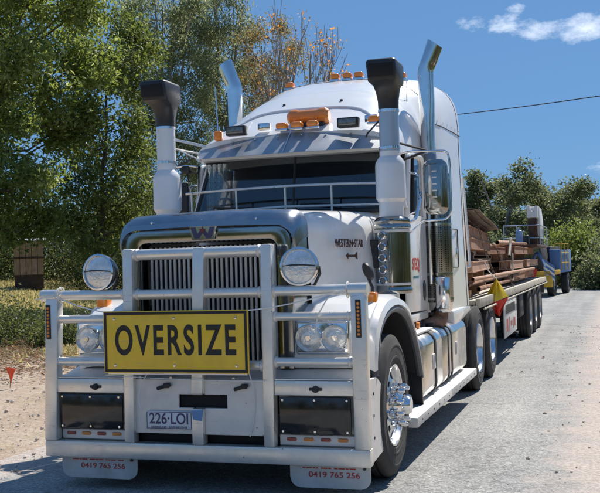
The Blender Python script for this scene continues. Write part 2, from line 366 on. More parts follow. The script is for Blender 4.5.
def smoothstep(a, b, x): t = np.clip((x-a)/(b-a), 0, 1); return t*t*(3-2*t)
# ================================================================== SETTING
rng = np.random.default_rng(7)
def cx_road(y): return .35 + smoothstep(28, 70, y)*9.0*((np.maximum(y, 28)-28)/42)     # the road runs straight, then bends right
def gh(x, y):
    """ground height"""
    x = np.asarray(x, float); y = np.asarray(y, float)
    d = np.abs(x-cx_road(y))
    h = -.05*smoothstep(2.2, 4.2, d) + 1.25*smoothstep(10, 24, -x) * smoothstep(6, 30, y)
    h = h + 5.0*smoothstep(70, 260, y) + .03*np.sin(x*1.7+y*.6)*smoothstep(2.8, 5, d)+.02*np.sin(x*.6-y*1.9)*smoothstep(2.8, 5, d)
    return h
def grid_mesh(xs, ys, dz, name, m, kind, fn=gh, flip=False):
    X, Y = np.meshgrid(xs, ys); Z = fn(X, Y)+dz; V = np.stack([X, Y, Z], -1).reshape(-1, 3); nx = len(xs)
    i = np.arange((len(ys)-1)*nx).reshape(len(ys)-1, nx)[:, :-1].ravel(); F = np.stack([i, i+1, i+1+nx, i+nx], -1)
    return fastmesh(name, V, F, m, smooth=True, kind=kind)
def ground_material():
    m = bpy.data.materials.new('dirt_ground'); m.use_nodes = True; n = m.node_tree.nodes; L = m.node_tree.links; p = n['Principled BSDF']; p.inputs['Roughness'].default_value = .95; p.inputs['Specular IOR Level'].default_value = .2
    c = n.new('ShaderNodeTexCoord')
    def noise(s, d=8, r=.6):
        t = n.new('ShaderNodeTexNoise'); t.inputs['Scale'].default_value = s; t.inputs['Detail'].default_value = d; t.inputs['Roughness'].default_value = r; L.new(c.outputs['Object'], t.inputs['Vector']); return t.outputs['Fac']
    def ramp(src, stops):
        r = n.new('ShaderNodeValToRGB'); L.new(src, r.inputs[0]); e = r.color_ramp.elements
        e[0].position, e[0].color = stops[0][0], (*stops[0][1], 1); e[1].position, e[1].color = stops[-1][0], (*stops[-1][1], 1)
        for s in stops[1:-1]:
            x = e.new(s[0]); x.color = (*s[1], 1)
        return r.outputs[0]
    def mix(f, a, b):
        x = n.new('ShaderNodeMix'); x.data_type = 'RGBA'; L.new(f, x.inputs[0]); L.new(a, x.inputs[6]); L.new(b, x.inputs[7]); return x.outputs[2]
    big = ramp(noise(.9, 9), [(.3, (.26, .165, .10)), (.5, (.47, .34, .23)), (.7, (.60, .49, .38))])
    fine = ramp(noise(26, 6, .7), [(.35, (.26, .19, .135)), (.5, (.54, .43, .33)), (.68, (.70, .63, .54))])
    base = n.new('ShaderNodeMix'); base.data_type = 'RGBA'; base.inputs[0].default_value = .45; L.new(big, base.inputs[6]); L.new(fine, base.inputs[7])
    grass = ramp(noise(3.5, 8, .7), [(.3, (.10, .12, .04)), (.5, (.22, .23, .09)), (.7, (.34, .31, .16))])
    at = n.new('ShaderNodeAttribute'); at.attribute_name = 'grassy'
    f = n.new('ShaderNodeMath'); f.operation = 'ADD'; L.new(at.outputs['Fac'], f.inputs[0])
    q = n.new('ShaderNodeMath'); q.operation = 'MULTIPLY_ADD'; L.new(noise(1.6, 6), q.inputs[0]); q.inputs[1].default_value = 1.2; q.inputs[2].default_value = -.6; L.new(q.outputs[0], f.inputs[1]); f.use_clamp = True
    L.new(mix(f.outputs[0], base.outputs[2], grass), p.inputs['Base Color'])
    b = n.new('ShaderNodeBump'); b.inputs['Strength'].default_value = .8; b.inputs['Distance'].default_value = .03; L.new(noise(22, 6, .7), b.inputs['Height'])
    b2 = n.new('ShaderNodeBump'); b2.inputs['Strength'].default_value = .7; b2.inputs['Distance'].default_value = .1; L.new(noise(3, 5), b2.inputs['Height']); L.new(b2.outputs[0], b.inputs['Normal']); L.new(b.outputs[0], p.inputs['Normal'])
    MATS['dirt_ground'] = m
ground_material()
def asphalt_material():
    m = bpy.data.materials.new('chip_seal'); m.use_nodes = True; n = m.node_tree.nodes; L = m.node_tree.links; p = n['Principled BSDF']; p.inputs['Roughness'].default_value = .9; p.inputs['Specular IOR Level'].default_value = .25
    c = n.new('ShaderNodeTexCoord')
    def noise(s, d=6, r=.6):
        t = n.new('ShaderNodeTexNoise'); t.inputs['Scale'].default_value = s; t.inputs['Detail'].default_value = d; t.inputs['Roughness'].default_value = r; L.new(c.outputs['Object'], t.inputs['Vector']); return t.outputs['Fac']
    v = n.new('ShaderNodeTexVoronoi'); v.inputs['Scale'].default_value = 74; L.new(c.outputs['Object'], v.inputs['Vector'])
    sp = n.new('ShaderNodeSeparateColor'); L.new(v.outputs['Color'], sp.inputs[0])
    r = n.new('ShaderNodeValToRGB'); L.new(sp.outputs[0], r.inputs[0]); e = r.color_ramp.elements
    e[0].position = 0; e[0].color = (.22, .215, .21, 1); e[1].position = 1; e[1].color = (.52, .51, .485, 1)
    for q, cc in ((.35, (.315, .31, .30)), (.7, (.385, .38, .365))):
        x = e.new(q); x.color = (*cc, 1)
    bl = n.new('ShaderNodeValToRGB'); L.new(noise(.8, 7, .65), bl.inputs[0]); bl.color_ramp.elements[0].position = .3; bl.color_ramp.elements[0].color = (.80, .80, .80, 1); bl.color_ramp.elements[1].position = .7; bl.color_ramp.elements[1].color = (1.12, 1.11, 1.08, 1)
    mu = n.new('ShaderNodeMix'); mu.data_type = 'RGBA'; mu.blend_type = 'MULTIPLY'; mu.inputs[0].default_value = 1; L.new(r.outputs[0], mu.inputs[6]); L.new(bl.outputs[0], mu.inputs[7])
    # long wear bands and bleached lanes along the road, a few oil drips and hairline cracks
    mpp = n.new('ShaderNodeMapping'); mpp.inputs['Scale'].default_value = (1.9, .10, 1); L.new(c.outputs['Object'], mpp.inputs[0]); tn = n.new('ShaderNodeTexNoise'); tn.inputs['Scale'].default_value = 1.0; tn.inputs['Detail'].default_value = 5; L.new(mpp.outputs[0], tn.inputs['Vector'])
    w1 = n.new('ShaderNodeValToRGB'); L.new(tn.outputs['Fac'], w1.inputs[0]); w1.color_ramp.elements[0].position = .35; w1.color_ramp.elements[0].color = (.84, .84, .84, 1); w1.color_ramp.elements[1].position = .65; w1.color_ramp.elements[1].color = (1.1, 1.09, 1.06, 1)
    m2 = n.new('ShaderNodeMix'); m2.data_type = 'RGBA'; m2.blend_type = 'MULTIPLY'; m2.inputs[0].default_value = 1; L.new(mu.outputs[2], m2.inputs[6]); L.new(w1.outputs[0], m2.inputs[7])
    vc = n.new('ShaderNodeTexVoronoi'); vc.feature = 'DISTANCE_TO_EDGE'; vc.inputs['Scale'].default_value = .55; nz = n.new('ShaderNodeTexNoise'); nz.inputs['Scale'].default_value = 3; nz.inputs['Detail'].default_value = 6; L.new(c.outputs['Object'], nz.inputs['Vector']); vm = n.new('ShaderNodeVectorMath'); vm.operation = 'ADD'; L.new(c.outputs['Object'], vm.inputs[0]); L.new(nz.outputs['Color'], vm.inputs[1]); L.new(vm.outputs[0], vc.inputs['Vector'])
    cr = n.new('ShaderNodeMapRange'); cr.inputs[1].default_value = .004; cr.inputs[2].default_value = .012; cr.inputs[3].default_value = .72; cr.inputs[4].default_value = 1; L.new(vc.outputs['Distance'], cr.inputs[0])
    st = n.new('ShaderNodeMapRange'); st.inputs[1].default_value = .66; st.inputs[2].default_value = .74; st.inputs[3].default_value = 1; st.inputs[4].default_value = .72; L.new(noise(2.6, 3), st.inputs[0])
    mm = n.new('ShaderNodeMath'); mm.operation = 'MULTIPLY'; L.new(cr.outputs[0], mm.inputs[0]); L.new(st.outputs[0], mm.inputs[1]); cb = n.new('ShaderNodeCombineColor'); [L.new(mm.outputs[0], cb.inputs[q_]) for q_ in range(3)]
    m3 = n.new('ShaderNodeMix'); m3.data_type = 'RGBA'; m3.blend_type = 'MULTIPLY'; m3.inputs[0].default_value = 1; L.new(m2.outputs[2], m3.inputs[6]); L.new(cb.outputs[0], m3.inputs[7]); mu = m3
    # gravel and dirt washed over the edges of the seal
    dr = n.new('ShaderNodeValToRGB'); L.new(noise(30, 5, .7), dr.inputs[0]); dr.color_ramp.elements[0].position = .35; dr.color_ramp.elements[0].color = (.34, .28, .23, 1); dr.color_ramp.elements[1].position = .65; dr.color_ramp.elements[1].color = (.60, .52, .46, 1)
    at = n.new('ShaderNodeAttribute'); at.attribute_name = 'edge'
    q = n.new('ShaderNodeMath'); q.operation = 'MULTIPLY_ADD'; L.new(noise(1.9, 8, .7), q.inputs[0]); q.inputs[1].default_value = 1.5; L.new(at.outputs['Fac'], q.inputs[2])
    mr = n.new('ShaderNodeMapRange'); mr.inputs[1].default_value = 1.18; mr.inputs[2].default_value = 1.62; L.new(q.outputs[0], mr.inputs[0])
    mx = n.new('ShaderNodeMix'); mx.data_type = 'RGBA'; L.new(mr.outputs[0], mx.inputs[0]); L.new(mu.outputs[2], mx.inputs[6]); L.new(dr.outputs[0], mx.inputs[7])
    # a faint wheel track and oil stains
    L.new(mx.outputs[2], p.inputs['Base Color'])
    b = n.new('ShaderNodeBump'); b.inputs['Strength'].default_value = .42; b.inputs['Distance'].default_value = .010; L.new(v.outputs['Distance'], b.inputs['Height']); L.new(b.outputs[0], p.inputs['Normal'])
    MATS['chip_seal'] = m
asphalt_material()
def setattr_mesh(o, name, vals):
    a = o.data.attributes.new(name, 'FLOAT', 'POINT'); a.data.foreach_set('value', np.asarray(vals, dtype=np.float32))
xs = np.concatenate([np.linspace(-900, -60, 12), np.linspace(-55, 55, 180), np.linspace(60, 900, 12)])
ys = np.concatenate([np.linspace(-900, -45, 10), np.linspace(-40, 90, 200), np.linspace(95, 900, 16)])
g = grid_mesh(xs, ys, -.012, 'ground', 'dirt_ground', 'structure')
co = np.empty(len(g.data.vertices)*3, dtype=np.float32); g.data.vertices.foreach_get('co', co); co = co.reshape(-1, 3)
dl = cx_road(co[:, 1])-co[:, 0]
gr_f = np.clip(smoothstep(6.5, 9.5, dl)*smoothstep(9.5, 15, co[:, 1]+.25*dl) + smoothstep(4.2, 6, -dl)*smoothstep(12, 20, co[:, 1]) + smoothstep(60, 80, co[:, 1]) + smoothstep(8, 20, -co[:, 1])*smoothstep(5, 9, np.abs(dl)), 0, 1)
setattr_mesh(g, 'grassy', gr_f)
# road: strip that follows the bend
yy = np.linspace(-60, 130, 260); tt = np.linspace(-1, 1, 41)
V = []; E_ = []
for y in yy:
    wl = 2.6; wr = 2.9
    c0 = float(cx_road(y))
    for t in tt:
        x = c0 + (t*wr if t > 0 else t*wl); V.append((x, y, float(gh(x, y))-.008*t*t+.0)); E_.append(float(smoothstep(1.15, 2.55, x-c0)) if t > 0 else float(smoothstep(1.5, 2.6, c0-x)))
V = np.array(V); i = np.arange((len(yy)-1)*len(tt)).reshape(len(yy)-1, -1)[:, :-1].ravel(); F = np.stack([i, i+1, i+1+len(tt), i+len(tt)], -1)
road = fastmesh('road', V, F, 'chip_seal', smooth=True, kind='structure'); setattr_mesh(road, 'edge', E_)
def build_power_line():
    bm = NB(); a = Vector((2.0, 30.0, 9.2)); 
    def pt(u, v, d): return CAM + (RM @ Vector((u-300, -(v-246.5), -962))/962)*d
    p0 = pt(458, 117, 34); p1 = pt(600, 96, 27); dv = (p1-p0); pts = []
    for k in range(-14, 21):
        t = k/4; q = p0+dv*t; q.z += .0016*((t-1)*dv.length)**2 - .0016*dv.length**2*0; pts.append(q)
    tube(bm, pts, .014, 6); o = fin(bm, 'power_line', 'cable'); tag(o, 'thin black overhead cable crossing the blue sky to the right of the white cab', 'cable')
build_power_line()
# ------------------------------------------------------------------ trees
def leaves(centres, per, spread, size, m, name, parent, seed, aspect=.45, droop=0., loc=(0, 0, 0), flat=.0):
    r = np.random.default_rng(seed); C = np.repeat(np.asarray(centres), per, axis=0); n = len(C)
    P = C + r.normal(0, 1, (n, 3))*spread
    d = r.normal(0, 1, (n, 3)); d[:, 2] = d[:, 2]*(1-droop) - droop*2.2; d /= np.linalg.norm(d, axis=1)[:, None]
    u = r.normal(0, 1, (n, 3)); u[:, 2] += 0 if not flat else 0
    s = np.cross(d, u); s /= np.linalg.norm(s, axis=1)[:, None]+1e-9
    k = size*r.uniform(.6, 1.35, (n, 1)); nn = np.cross(d, s)*k*.12
    a = P-d*k*.5; b = P+s*k*aspect*.5+nn; c = P+d*k*.5; e = P-s*k*aspect*.5+nn
    V = np.stack([a, b, c, e], 1).reshape(-1, 3); F = np.arange(4*n).reshape(-1, 4)
    return fastmesh(name, V, F, m, parent, loc)
def skeleton(seed, h, spread, levels=4, first=.25, nb=(5, 4, 4, 3), upright=.5, stem=1, lean=(0, 0), wid=None):
    """branch polylines with radii, and the tips"""
    r = random.Random(seed); lines = []; tips = []
    def grow(p, d, ln, rad, lv):
        pts = [p]; q = p.copy(); dd = d.copy(); n = 4 if lv else 7
        for i in range(n):
            dd = (dd+Vector((r.gauss(0, .13), r.gauss(0, .13), r.gauss(0, .07)+.05*upright))).normalized(); q = q+dd*ln/n; pts.append(q.copy())
        lines.append((pts, [rad*(1-.62*i/n) for i in range(n+1)]))
        if lv >= levels-1: tips.extend(pts[2:]); return
        k = nb[min(lv, len(nb)-1)]
        for j in range(k):
            t = r.uniform(first if lv == 0 else .25, 1.0); i0 = min(n-1, int(t*n)); b = pts[i0].lerp(pts[i0+1], t*n-i0 if t < 1 else 1)
            a = r.uniform(0, 2*math.pi); out = Vector((math.cos(a), math.sin(a), 0)); nd = (dd*upright+out*r.uniform(.7, 1.15)*spread+Vector((0, 0, .25))).normalized()
            grow(b, nd, ln*r.uniform(.42, .66), rad*(1-.62*t)*.62, lv+1)
        if lv == levels-2 or lv > 0: tips.append(pts[-1])
    for s in range(stem):
        a = r.uniform(0, 6.28); d = Vector((lean[0]+(.0 if stem == 1 else .28*math.cos(a)), lean[1]+(.0 if stem == 1 else .28*math.sin(a)), 1)).normalized()
        grow(Vector((.18*math.cos(a)*(stem > 1), .18*math.sin(a)*(stem > 1), -.15)), d, h*.72*r.uniform(.85, 1.1), h*.017, 0)
    zs = sorted(t.z for t in tips); k = h/zs[int(len(zs)*.985)]
    rad = sorted(math.hypot(t.x, t.y) for t in tips); kr = k if wid is None else wid/rad[int(len(rad)*.96)]
    S = Vector((kr, kr, k)); lines = [([p*S for p in pts], rr) for pts, rr in lines]; tips = [t*S for t in tips]
    return lines, tips
def tree(name, label, x, y, h, seed, leafm, barkm, per, spread, size, group=None, lsc=.3, cat='tree', aspect=.45, droop=0., thin=None, **kw):
    z = float(gh(x, y)); root = thing(name, label, cat, (x, y, z-.05), group)
    lines, tips = skeleton(seed, h, spread, **kw)
    bm = NB()
    for i, (pts, rr) in enumerate(lines): tube(bm, pts, [max(q, .008) for q in rr], 7 if rr[0] > .05 else 4, caps=False)
    fin(bm, 'trunk', barkm, root, loc=(x, y, z-.05))
    T = np.array([tuple(t) for t in tips])
    if thin: T = T[np.random.default_rng(seed).random(len(T)) < thin]
    leaves(T, per, lsc, size, leafm, 'crown', root, seed, aspect, droop, loc=(x, y, z-.05))
    return root, T
def clone_tree(src, name, label, x, y, s, rz, group):
    z = float(gh(x, y)); r = src.copy(); COL.objects.link(r); r.name = name; r.location = (x, y, z-.05); r.scale = (s[0], s[0], s[1]); r.rotation_euler = (0, 0, rz); r['label'] = label
    if group: r['group'] = group
    ORG[r.name] = Vector((x, y, z))
    for c in list(src.children):
        d = c.copy(); COL.objects.link(d); d.parent = r
    return r
def at(u, v, d):
    """ground point under pixel column u at horizontal distance d from the camera"""
    q = RM @ Vector((u-300, -(v-246.5), -962)); q.z = 0; q.normalize(); return CAM.x+q.x*d, CAM.y+q.y*d
def world(u, v, d):
    """the place seen under pixel (u, v) at horizontal distance d"""
    q = RM @ Vector((u-300, -(v-246.5), -962)); k = math.hypot(q.x, q.y); return CAM+q*(d/k)
def inside(p, poly):
    c = False; n = len(poly)
    for i in range(n):
        (x1, y1), (x2, y2) = poly[i], poly[(i+1) % n]
        if (y1 > p[1]) != (y2 > p[1]) and p[0] < (x2-x1)*(p[1]-y1)/(y2-y1)+x1: c = not c
    return c
def lobed(name, label, base, lobes, leafm, barkm, seed, clumps=12, per=50, lsp=.16, size=.1, group=None, stems=1, aspect=.45, droop=0., cat='tree', tr=.12, shell=.45, leafcol=None):
    """a tree from a list of foliage lobes (centre, radius): stems, limbs to every lobe, twigs to every clump, leaves round the clumps"""
    r = random.Random(seed); x, y = base; z = float(gh(x, y))-.05; O = Vector((x, y, z)); root = thing(name, label, cat, (x, y, z), group)
    L = [(Vector(c)-O, q) for c, q in lobes]; zt = max(c.z for c, q in L); zb = min(c.z for c, q in L); mx = sum((c for c, q in L), Vector())/len(L)
    bm = NB(); T = []
    tops = []
    for s_ in range(stems):
        tgt = r.choice(L)[0] if stems > 1 else mx; top = Vector((tgt.x*.75+mx.x*.25, tgt.y*.75+mx.y*.25, zb+(zt-zb)*(.86 if stems > 1 else .7))); tops.append(top)
        b0 = Vector((r.uniform(-.25, .25), r.uniform(-.25, .25), 0))*(stems > 1); pts = []
        for k in range(9):
            t = k/8; p = b0.lerp(top, t); bow = math.sin(math.pi*t); p += Vector((r.uniform(-.06, .06), r.uniform(-.06, .06), 0))*tr*8*(0 < k) ; p.x -= bow*top.x*.25; p.y -= bow*top.y*.25; pts.append(p)
        T.append(pts); tube(bm, pts, [tr*(1-.75*k/8) for k in range(9)], 8, False)
    tips = []
    for c, q in L:
        pts = min(T, key=lambda P_: min((P_[k]-c).length for k in range(2, 9))); k = min(range(2, 9), key=lambda k: (pts[k]-c).length*1.0+max(0, pts[k].z-c.z+.2)*3); a = pts[k]
        m1 = a.lerp(c, .5)+Vector((r.uniform(-.15, .15), r.uniform(-.15, .15), -.12*(c-a).length)); rr = min(tr*.5, .018+.010*(c-a).length)
        tube(bm, [a, a.lerp(m1, .6), m1, m1.lerp(c, .6)+Vector((0, 0, .03)), c], [rr, rr*.85, rr*.7, rr*.5, rr*.35], 5, False)
        for j in range(clumps):
            d = Vector((r.gauss(0, 1), r.gauss(0, 1), r.gauss(0, 1))).normalized(); p = c+d*q*(shell+(1-shell)*r.random())*Vector((1, 1, 1)).length/1.732
            tips.append(tuple(p))
            if j % 2 == 0: tube(bm, [c, c.lerp(p, .5)+Vector((r.uniform(-.05, .05), r.uniform(-.05, .05), r.uniform(-.02, .08))), p], [rr*.35, rr*.22, .005], 3, False)
    fin(bm, 'trunk', barkm, root, loc=(x, y, z)); tips = np.array(tips)
    leaves(tips, per, lsp, size, leafm, 'crown', root, seed, aspect, droop, loc=(x, y, z)); return root, tips
def scatter(poly, d, dd, step, rad, seed, keep=1.0, low=None):
    """lobes that fill the outline of a crown as it stands at distance d, with depth dd"""
    r = random.Random(seed); us = [p[0] for p in poly]; vs = [p[1] for p in poly]; out = []; v = min(vs)
    while v < max(vs):
        u = min(us)+r.uniform(0, step*.6)
        while u < max(us):
            uu, vv = u+r.uniform(-.42, .42)*step, v+r.uniform(-.42, .42)*step
            if inside((uu, vv), poly) and r.random() < (keep if low is None or vv < low[0] else low[1]): out.append((world(uu, vv, d+r.uniform(-dd, dd)), rad*r.uniform(.7, 1.3)))
            u += step
        v += step
    return out
lob = scatter([(-60, -40), (70, -40), (112, -8), (104, 60), (92, 120), (62, 180), (50, 226), (4, 232), (2, 292), (-60, 292)], 27.5, 2.0, 27, .74, 11, .92)
lobed('leafy_tree', 'big leafy green tree hanging over the verge at the left edge', at(-25, 300, 27.5), lob, 'leaf_broad', 'bark_dark', 11, clumps=17, per=46, lsp=.19, size=.16, tr=.20)
lob = scatter([(96, 22), (128, 6), (146, 34), (154, 80), (140, 150), (152, 205), (140, 250), (60, 250), (70, 140), (84, 80)], 30, 1.6, 26, .68, 23, .92)
lobed('leafy_tree', 'leafy green tree with lighter leaves just left of the black air intake', at(104, 300, 30), lob, 'leaf_broad', 'bark_dark', 23, clumps=17, per=46, lsp=.19, size=.155, tr=.12)
lob = scatter([(122, -2), (165, -30), (200, -10), (212, 70), (206, 150), (190, 210), (140, 215), (128, 120), (112, 60)], 36, 1.5, 18, .44, 31, .90, (105, .58))
lobed('gum_tree', 'tall grey green gum tree left of the tall chrome exhaust behind the cab', at(168, 300, 36), lob, 'leaf_gum', 'bark_grey', 31, clumps=15, per=34, lsp=.19, size=.17, tr=.11, stems=5, aspect=.26, droop=.5)
lob = scatter([(190, -22), (232, -26), (252, 8), (258, 60), (256, 120), (236, 190), (196, 200), (198, 80)], 38, 1.5, 18, .46, 37, .90, (105, .58))
lobed('gum_tree', 'tall gum tree with pale stems directly behind the chrome exhaust', at(224, 300, 38), lob, 'leaf_gum', 'bark_grey', 37, clumps=15, per=34, lsp=.19, size=.17, tr=.11, stems=5, aspect=.26, droop=.5)
lob = scatter([(246, 30), (268, 14), (290, 34), (300, 70), (292, 110), (262, 130), (240, 90)], 35, 1.0, 16, .38, 43, .85)
rt, T = lobed('gum_tree', 'shorter yellowing gum tree between the tall gums and the bare flowering tree', at(268, 300, 35), lob, 'leaf_dry', 'bark_grey', 43, clumps=13, per=26, lsp=.15, size=.13, tr=.08, stems=3, aspect=.3, droop=.3)
leaves(T[::5], 7, .12, .10, 'blossom_orange', 'blossom', rt, 5, .7, loc=rt.location); leaves(T[1::3], 20, .2, .14, 'leaf_gum', 'foliage', rt, 6, .3, .3, loc=rt.location)
x, y = at(300, 300, 31)
rt, T = tree('flowering_tree', 'sparse bare branched tree with orange blossom above the white cab roof', x, y, 9.5, 53, 'leaf_dry', 'bark_grey', 3, .6, .10, lsc=.12, nb=(7, 4, 3, 2), first=.45, levels=4, upright=.8, stem=3, aspect=.4, thin=.4, wid=1.5)
Tb = T[np.random.default_rng(3).random(len(T)) < .26]
leaves(Tb, 7, .10, .085, 'blossom_orange', 'blossom', rt, 4, .7, loc=rt.location)
# low scrub and hedge behind the truck on the left
def bush(name, label, x, y, h, w, seed, m, n, size, group=None, cat='bush', aspect=.5):
    z = float(gh(x, y)); root = thing(name, label, cat, (x, y, z), group); r = np.random.default_rng(seed)
    k = max(12, n//60); a = r.uniform(0, 2*np.pi, k); e = r.random(k)**.5; zz = r.random(k)
    prof = np.sqrt(np.clip(1-(zz*1.05-.25)**2*.9, .1, 1))
    C = np.stack([np.cos(a)*e*w*prof, np.sin(a)*e*w*prof, zz*h], -1)
    bm = NB()
    for q in range(7):
        c = C[q]; tube(bm, [(0, 0, -.05), (c[0]*.4, c[1]*.4, c[2]*.5), tuple(c)], [.04, .025, .01], 5)
    fin(bm, 'stem', 'bark_dark', root, loc=(x, y, z))
    leaves(C, n//k, w*.17+.04, size, m, 'foliage', root, seed, aspect, loc=(x, y, z))
    return root
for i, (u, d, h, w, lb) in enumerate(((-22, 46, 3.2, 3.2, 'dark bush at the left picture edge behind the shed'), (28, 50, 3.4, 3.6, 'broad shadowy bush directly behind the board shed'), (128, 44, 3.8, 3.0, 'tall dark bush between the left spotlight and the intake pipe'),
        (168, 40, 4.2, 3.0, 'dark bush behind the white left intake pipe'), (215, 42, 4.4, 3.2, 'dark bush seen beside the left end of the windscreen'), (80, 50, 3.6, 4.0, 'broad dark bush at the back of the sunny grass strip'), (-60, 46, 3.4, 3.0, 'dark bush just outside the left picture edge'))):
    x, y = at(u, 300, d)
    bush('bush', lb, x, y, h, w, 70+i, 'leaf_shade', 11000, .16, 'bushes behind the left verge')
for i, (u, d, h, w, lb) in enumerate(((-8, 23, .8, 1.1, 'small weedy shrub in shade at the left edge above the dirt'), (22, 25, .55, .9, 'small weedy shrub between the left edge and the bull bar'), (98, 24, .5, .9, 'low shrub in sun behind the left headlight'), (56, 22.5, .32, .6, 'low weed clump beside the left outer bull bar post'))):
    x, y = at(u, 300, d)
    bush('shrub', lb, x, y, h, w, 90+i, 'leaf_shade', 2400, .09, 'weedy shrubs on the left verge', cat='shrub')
# hillside trees beyond the bend on the right
spots = [(447, 64, 6.6, 0, 'green tree rising directly behind the sleeper cab edge'), (478, 60, 7.3, 2, 'wispy pale gum above the front of the timber coloured load'), (505, 58, 8.3, 1, 'tallest slender gum tree above the middle of the load'), (466, 84, 7.2, 0, 'dark tree behind the load near the cab'),
         (528, 66, 7.2, 2, 'pale gum right behind the white machine'), (551, 60, 7.7, 0, 'rounded tree above the rear end of the trailer'), (574, 66, 7.0, 1, 'tree on the falling end of the skyline at the right'), (596, 70, 6.3, 0, 'dark tree at the right picture edge above the road end'),
         (518, 84, 9.6, 1, 'high tree in the middle of the right skyline'), (540, 92, 8.6, 2, 'pale tree behind the second truck skyline'), (583, 90, 7.4, 1, 'distant tree left of the right picture edge'), (622, 66, 7.0, 1, 'tree just outside the right skyline end'), (492, 96, 9.4, 0, 'distant dark tree filling the skyline above the load'), (560, 100, 9.6, 0, 'distant dark tree filling behind the rounded tree'), (610, 56, 4.4, 1, 'small dark tree where the road meets the right edge')]
pr = {}
for i, (u, d, h, k, lb) in enumerate(spots):
    h *= .93
    x, y = at(u, 280, d)
    if k not in pr:
        r = random.Random(200+k); hh = (8., 8., 8.)[k]; W = (2.7, 2.3, 2.1)[k]; z0 = float(gh(x, y)); L_ = []
        while len(L_) < (26, 24, 18)[k]:
            p = Vector((r.uniform(-1, 1), r.uniform(-1, 1), r.uniform(-1, 1)))
            if .35 < p.length < 1: L_.append((Vector((x+p.x*W, y+p.y*W, z0+hh*(.60 if k else .57)+p.z*hh*.37)), (.62, .55, .46)[k]*r.uniform(.75, 1.3)))
        pr[k] = (lobed('hill_tree', lb, (x, y), L_, ('leaf_far', 'leaf_far', 'leaf_gum')[k], 'bark_grey', 101+k*7, clumps=15, per=30, lsp=.2, size=.20, group='trees on the hillside beyond the bend', stems=(2, 3, 4)[k], tr=.13, aspect=.5)[0], hh); s = h/hh; pr[k][0].scale = (s*1.15, s*1.15, s)
    else:
        s = h/pr[k][1]; clone_tree(pr[k][0], 'hill_tree', lb, x, y, (s*1.2, s), i*1.3, 'trees on the hillside beyond the bend')
x, y = at(574, 280, 52)
bush('lime_bush', 'bright lime green rounded bush behind the yellow machine', x, y, 2.9, 1.5, 140, 'leaf_lime', 9000, .16, cat='bush')
hb = [(452, 50, 2.6), (478, 52, 2.3), (503, 54, 2.6), (530, 56, 2.0), (553, 62, 2.4), (590, 57, 1.9), (606, 60, 2.4), (628, 50, 2.4), (580, 70, 2.6), (604, 47.5, 1.2), (588, 51, 1.2)]
words = ['behind the sleeper cab', 'behind the front of the load', 'behind the middle of the load', 'behind the rear end of the load', 'behind the yellow machine', 'where the road disappears', 'right of where the road disappears', 'past the right picture edge', 'above the road end under the lime bush', 'low at the right edge beside the road', 'small and low beside the road end']
for i, ((u, d, h), w_) in enumerate(zip(hb, words)):
    x, y = at(u, 280, d)
    bush('roadside_bush', 'dark green bush '+w_, x, y, h, h*1.0, 150+i, 'leaf_far', 4200, .20, 'bushes along the bend')
# trees and scrub across the road behind the photographer (they show in the chrome)
for i, (x, y, s) in enumerate(((-16, -34, 1.0), (-9, -38, 1.1), (-2, -36, .95), (5, -39, 1.1), (12, -36, 1.0), (19, -34, 1.1), (25, -27, .9), (23, -19, 1.0), (19, -10, 1.0), (17.5, -2, .95), (-24, -28, 1.0), (-28, -18, .9), (17, 6, .9), (18, 14, .95), (17.5, 22, .9))):
    clone_tree(pr[i % 3][0], 'hill_tree', 'green tree standing across the road behind the photographer', x, y, (s, s), i*1.1, 'trees behind the photographer')
for i in range(26):
    a = math.pi*(.02+.96*i/25)+math.pi; rr_ = 24+3*math.sin(i*2.3); x, y = 2+rr_*math.cos(a), -4+rr_*math.sin(a)
    if x > 14: x = 14.5+1.5*math.sin(i*1.7)
    if i == 0: hb0 = bush('roadside_bush', 'dark green bush in the scrub across the road behind the photographer', x, y, 2.6, 2.6, 300, 'leaf_far', 4200, .22, 'scrub behind the photographer')
    else: s_ = .9+.3*math.sin(i*1.9); clone_tree(hb0, 'roadside_bush', 'dark green bush in the scrub across the road behind the photographer', x, y, (s_*1.1, s_), i*.9, 'scrub behind the photographer')
for i in range(9):
    clone_tree(hb0, 'roadside_bush', 'dark green bush in the scrub across the road beside the truck, outside the frame', 14.5+1.4*math.sin(i*2.1), -5+3.6*i, (1.15, 1.0+.2*math.sin(i)), i*1.3, 'scrub across the road')
# ------------------------------------------------------------------ grass, pebbles
def grass():
    r = np.random.default_rng(5); n = 130000
    u = r.uniform(-40, 260, n); d = 17+47*r.random(n)**1.3
    q = (RM @ Vector((0, 0, -1)))
    U = np.stack([u-300, np.full(n, 0.), np.full(n, -962.)], -1) @ np.array(RM.transposed()); U[:, 2] = 0; U /= np.linalg.norm(U, axis=1)[:, None]
    X = CAM.x+U[:, 0]*d; Y = CAM.y+U[:, 1]*d
    k = r.random(n) < (.12+.88*smoothstep(20, 26, d+2.2*np.sin(X*1.3)+1.6*np.sin(Y*.9+X))); X = X[k]; Y = Y[k]; n = len(X)
    k2 = ((cx_road(Y)-X) > 4.0) & ((u[k] > 42) | (d[k] > 31) | (r.random(len(X)) < .12)); X = X[k2]; Y = Y[k2]; n = len(X)
    Z = gh(X, Y)-.02; h = r.uniform(.05, .19, n)*(.6+.5*np.sin(X*.8)*np.sin(Y*.7)+.4*r.random(n)); a = r.uniform(0, 6.28, n); w = (.010+.01*r.random(n))*(1+.02*(CAM.y*-1+Y))
    dx = np.cos(a)*w; dy = np.sin(a)*w; lx = r.normal(0, .08, n); ly = r.normal(0, .08, n)
    V = np.stack([np.stack([X-dx, Y-dy, Z], -1), np.stack([X+dx, Y+dy, Z], -1), np.stack([X+lx, Y+ly, Z+h], -1)], 1).reshape(-1, 3)
    o = fastmesh('grass', V, np.arange(3*n).reshape(-1, 3), 'grass_blade', kind='stuff'); tag(o, 'dry yellow green grass on the sunny verge beyond the dirt', 'grass')
grass()
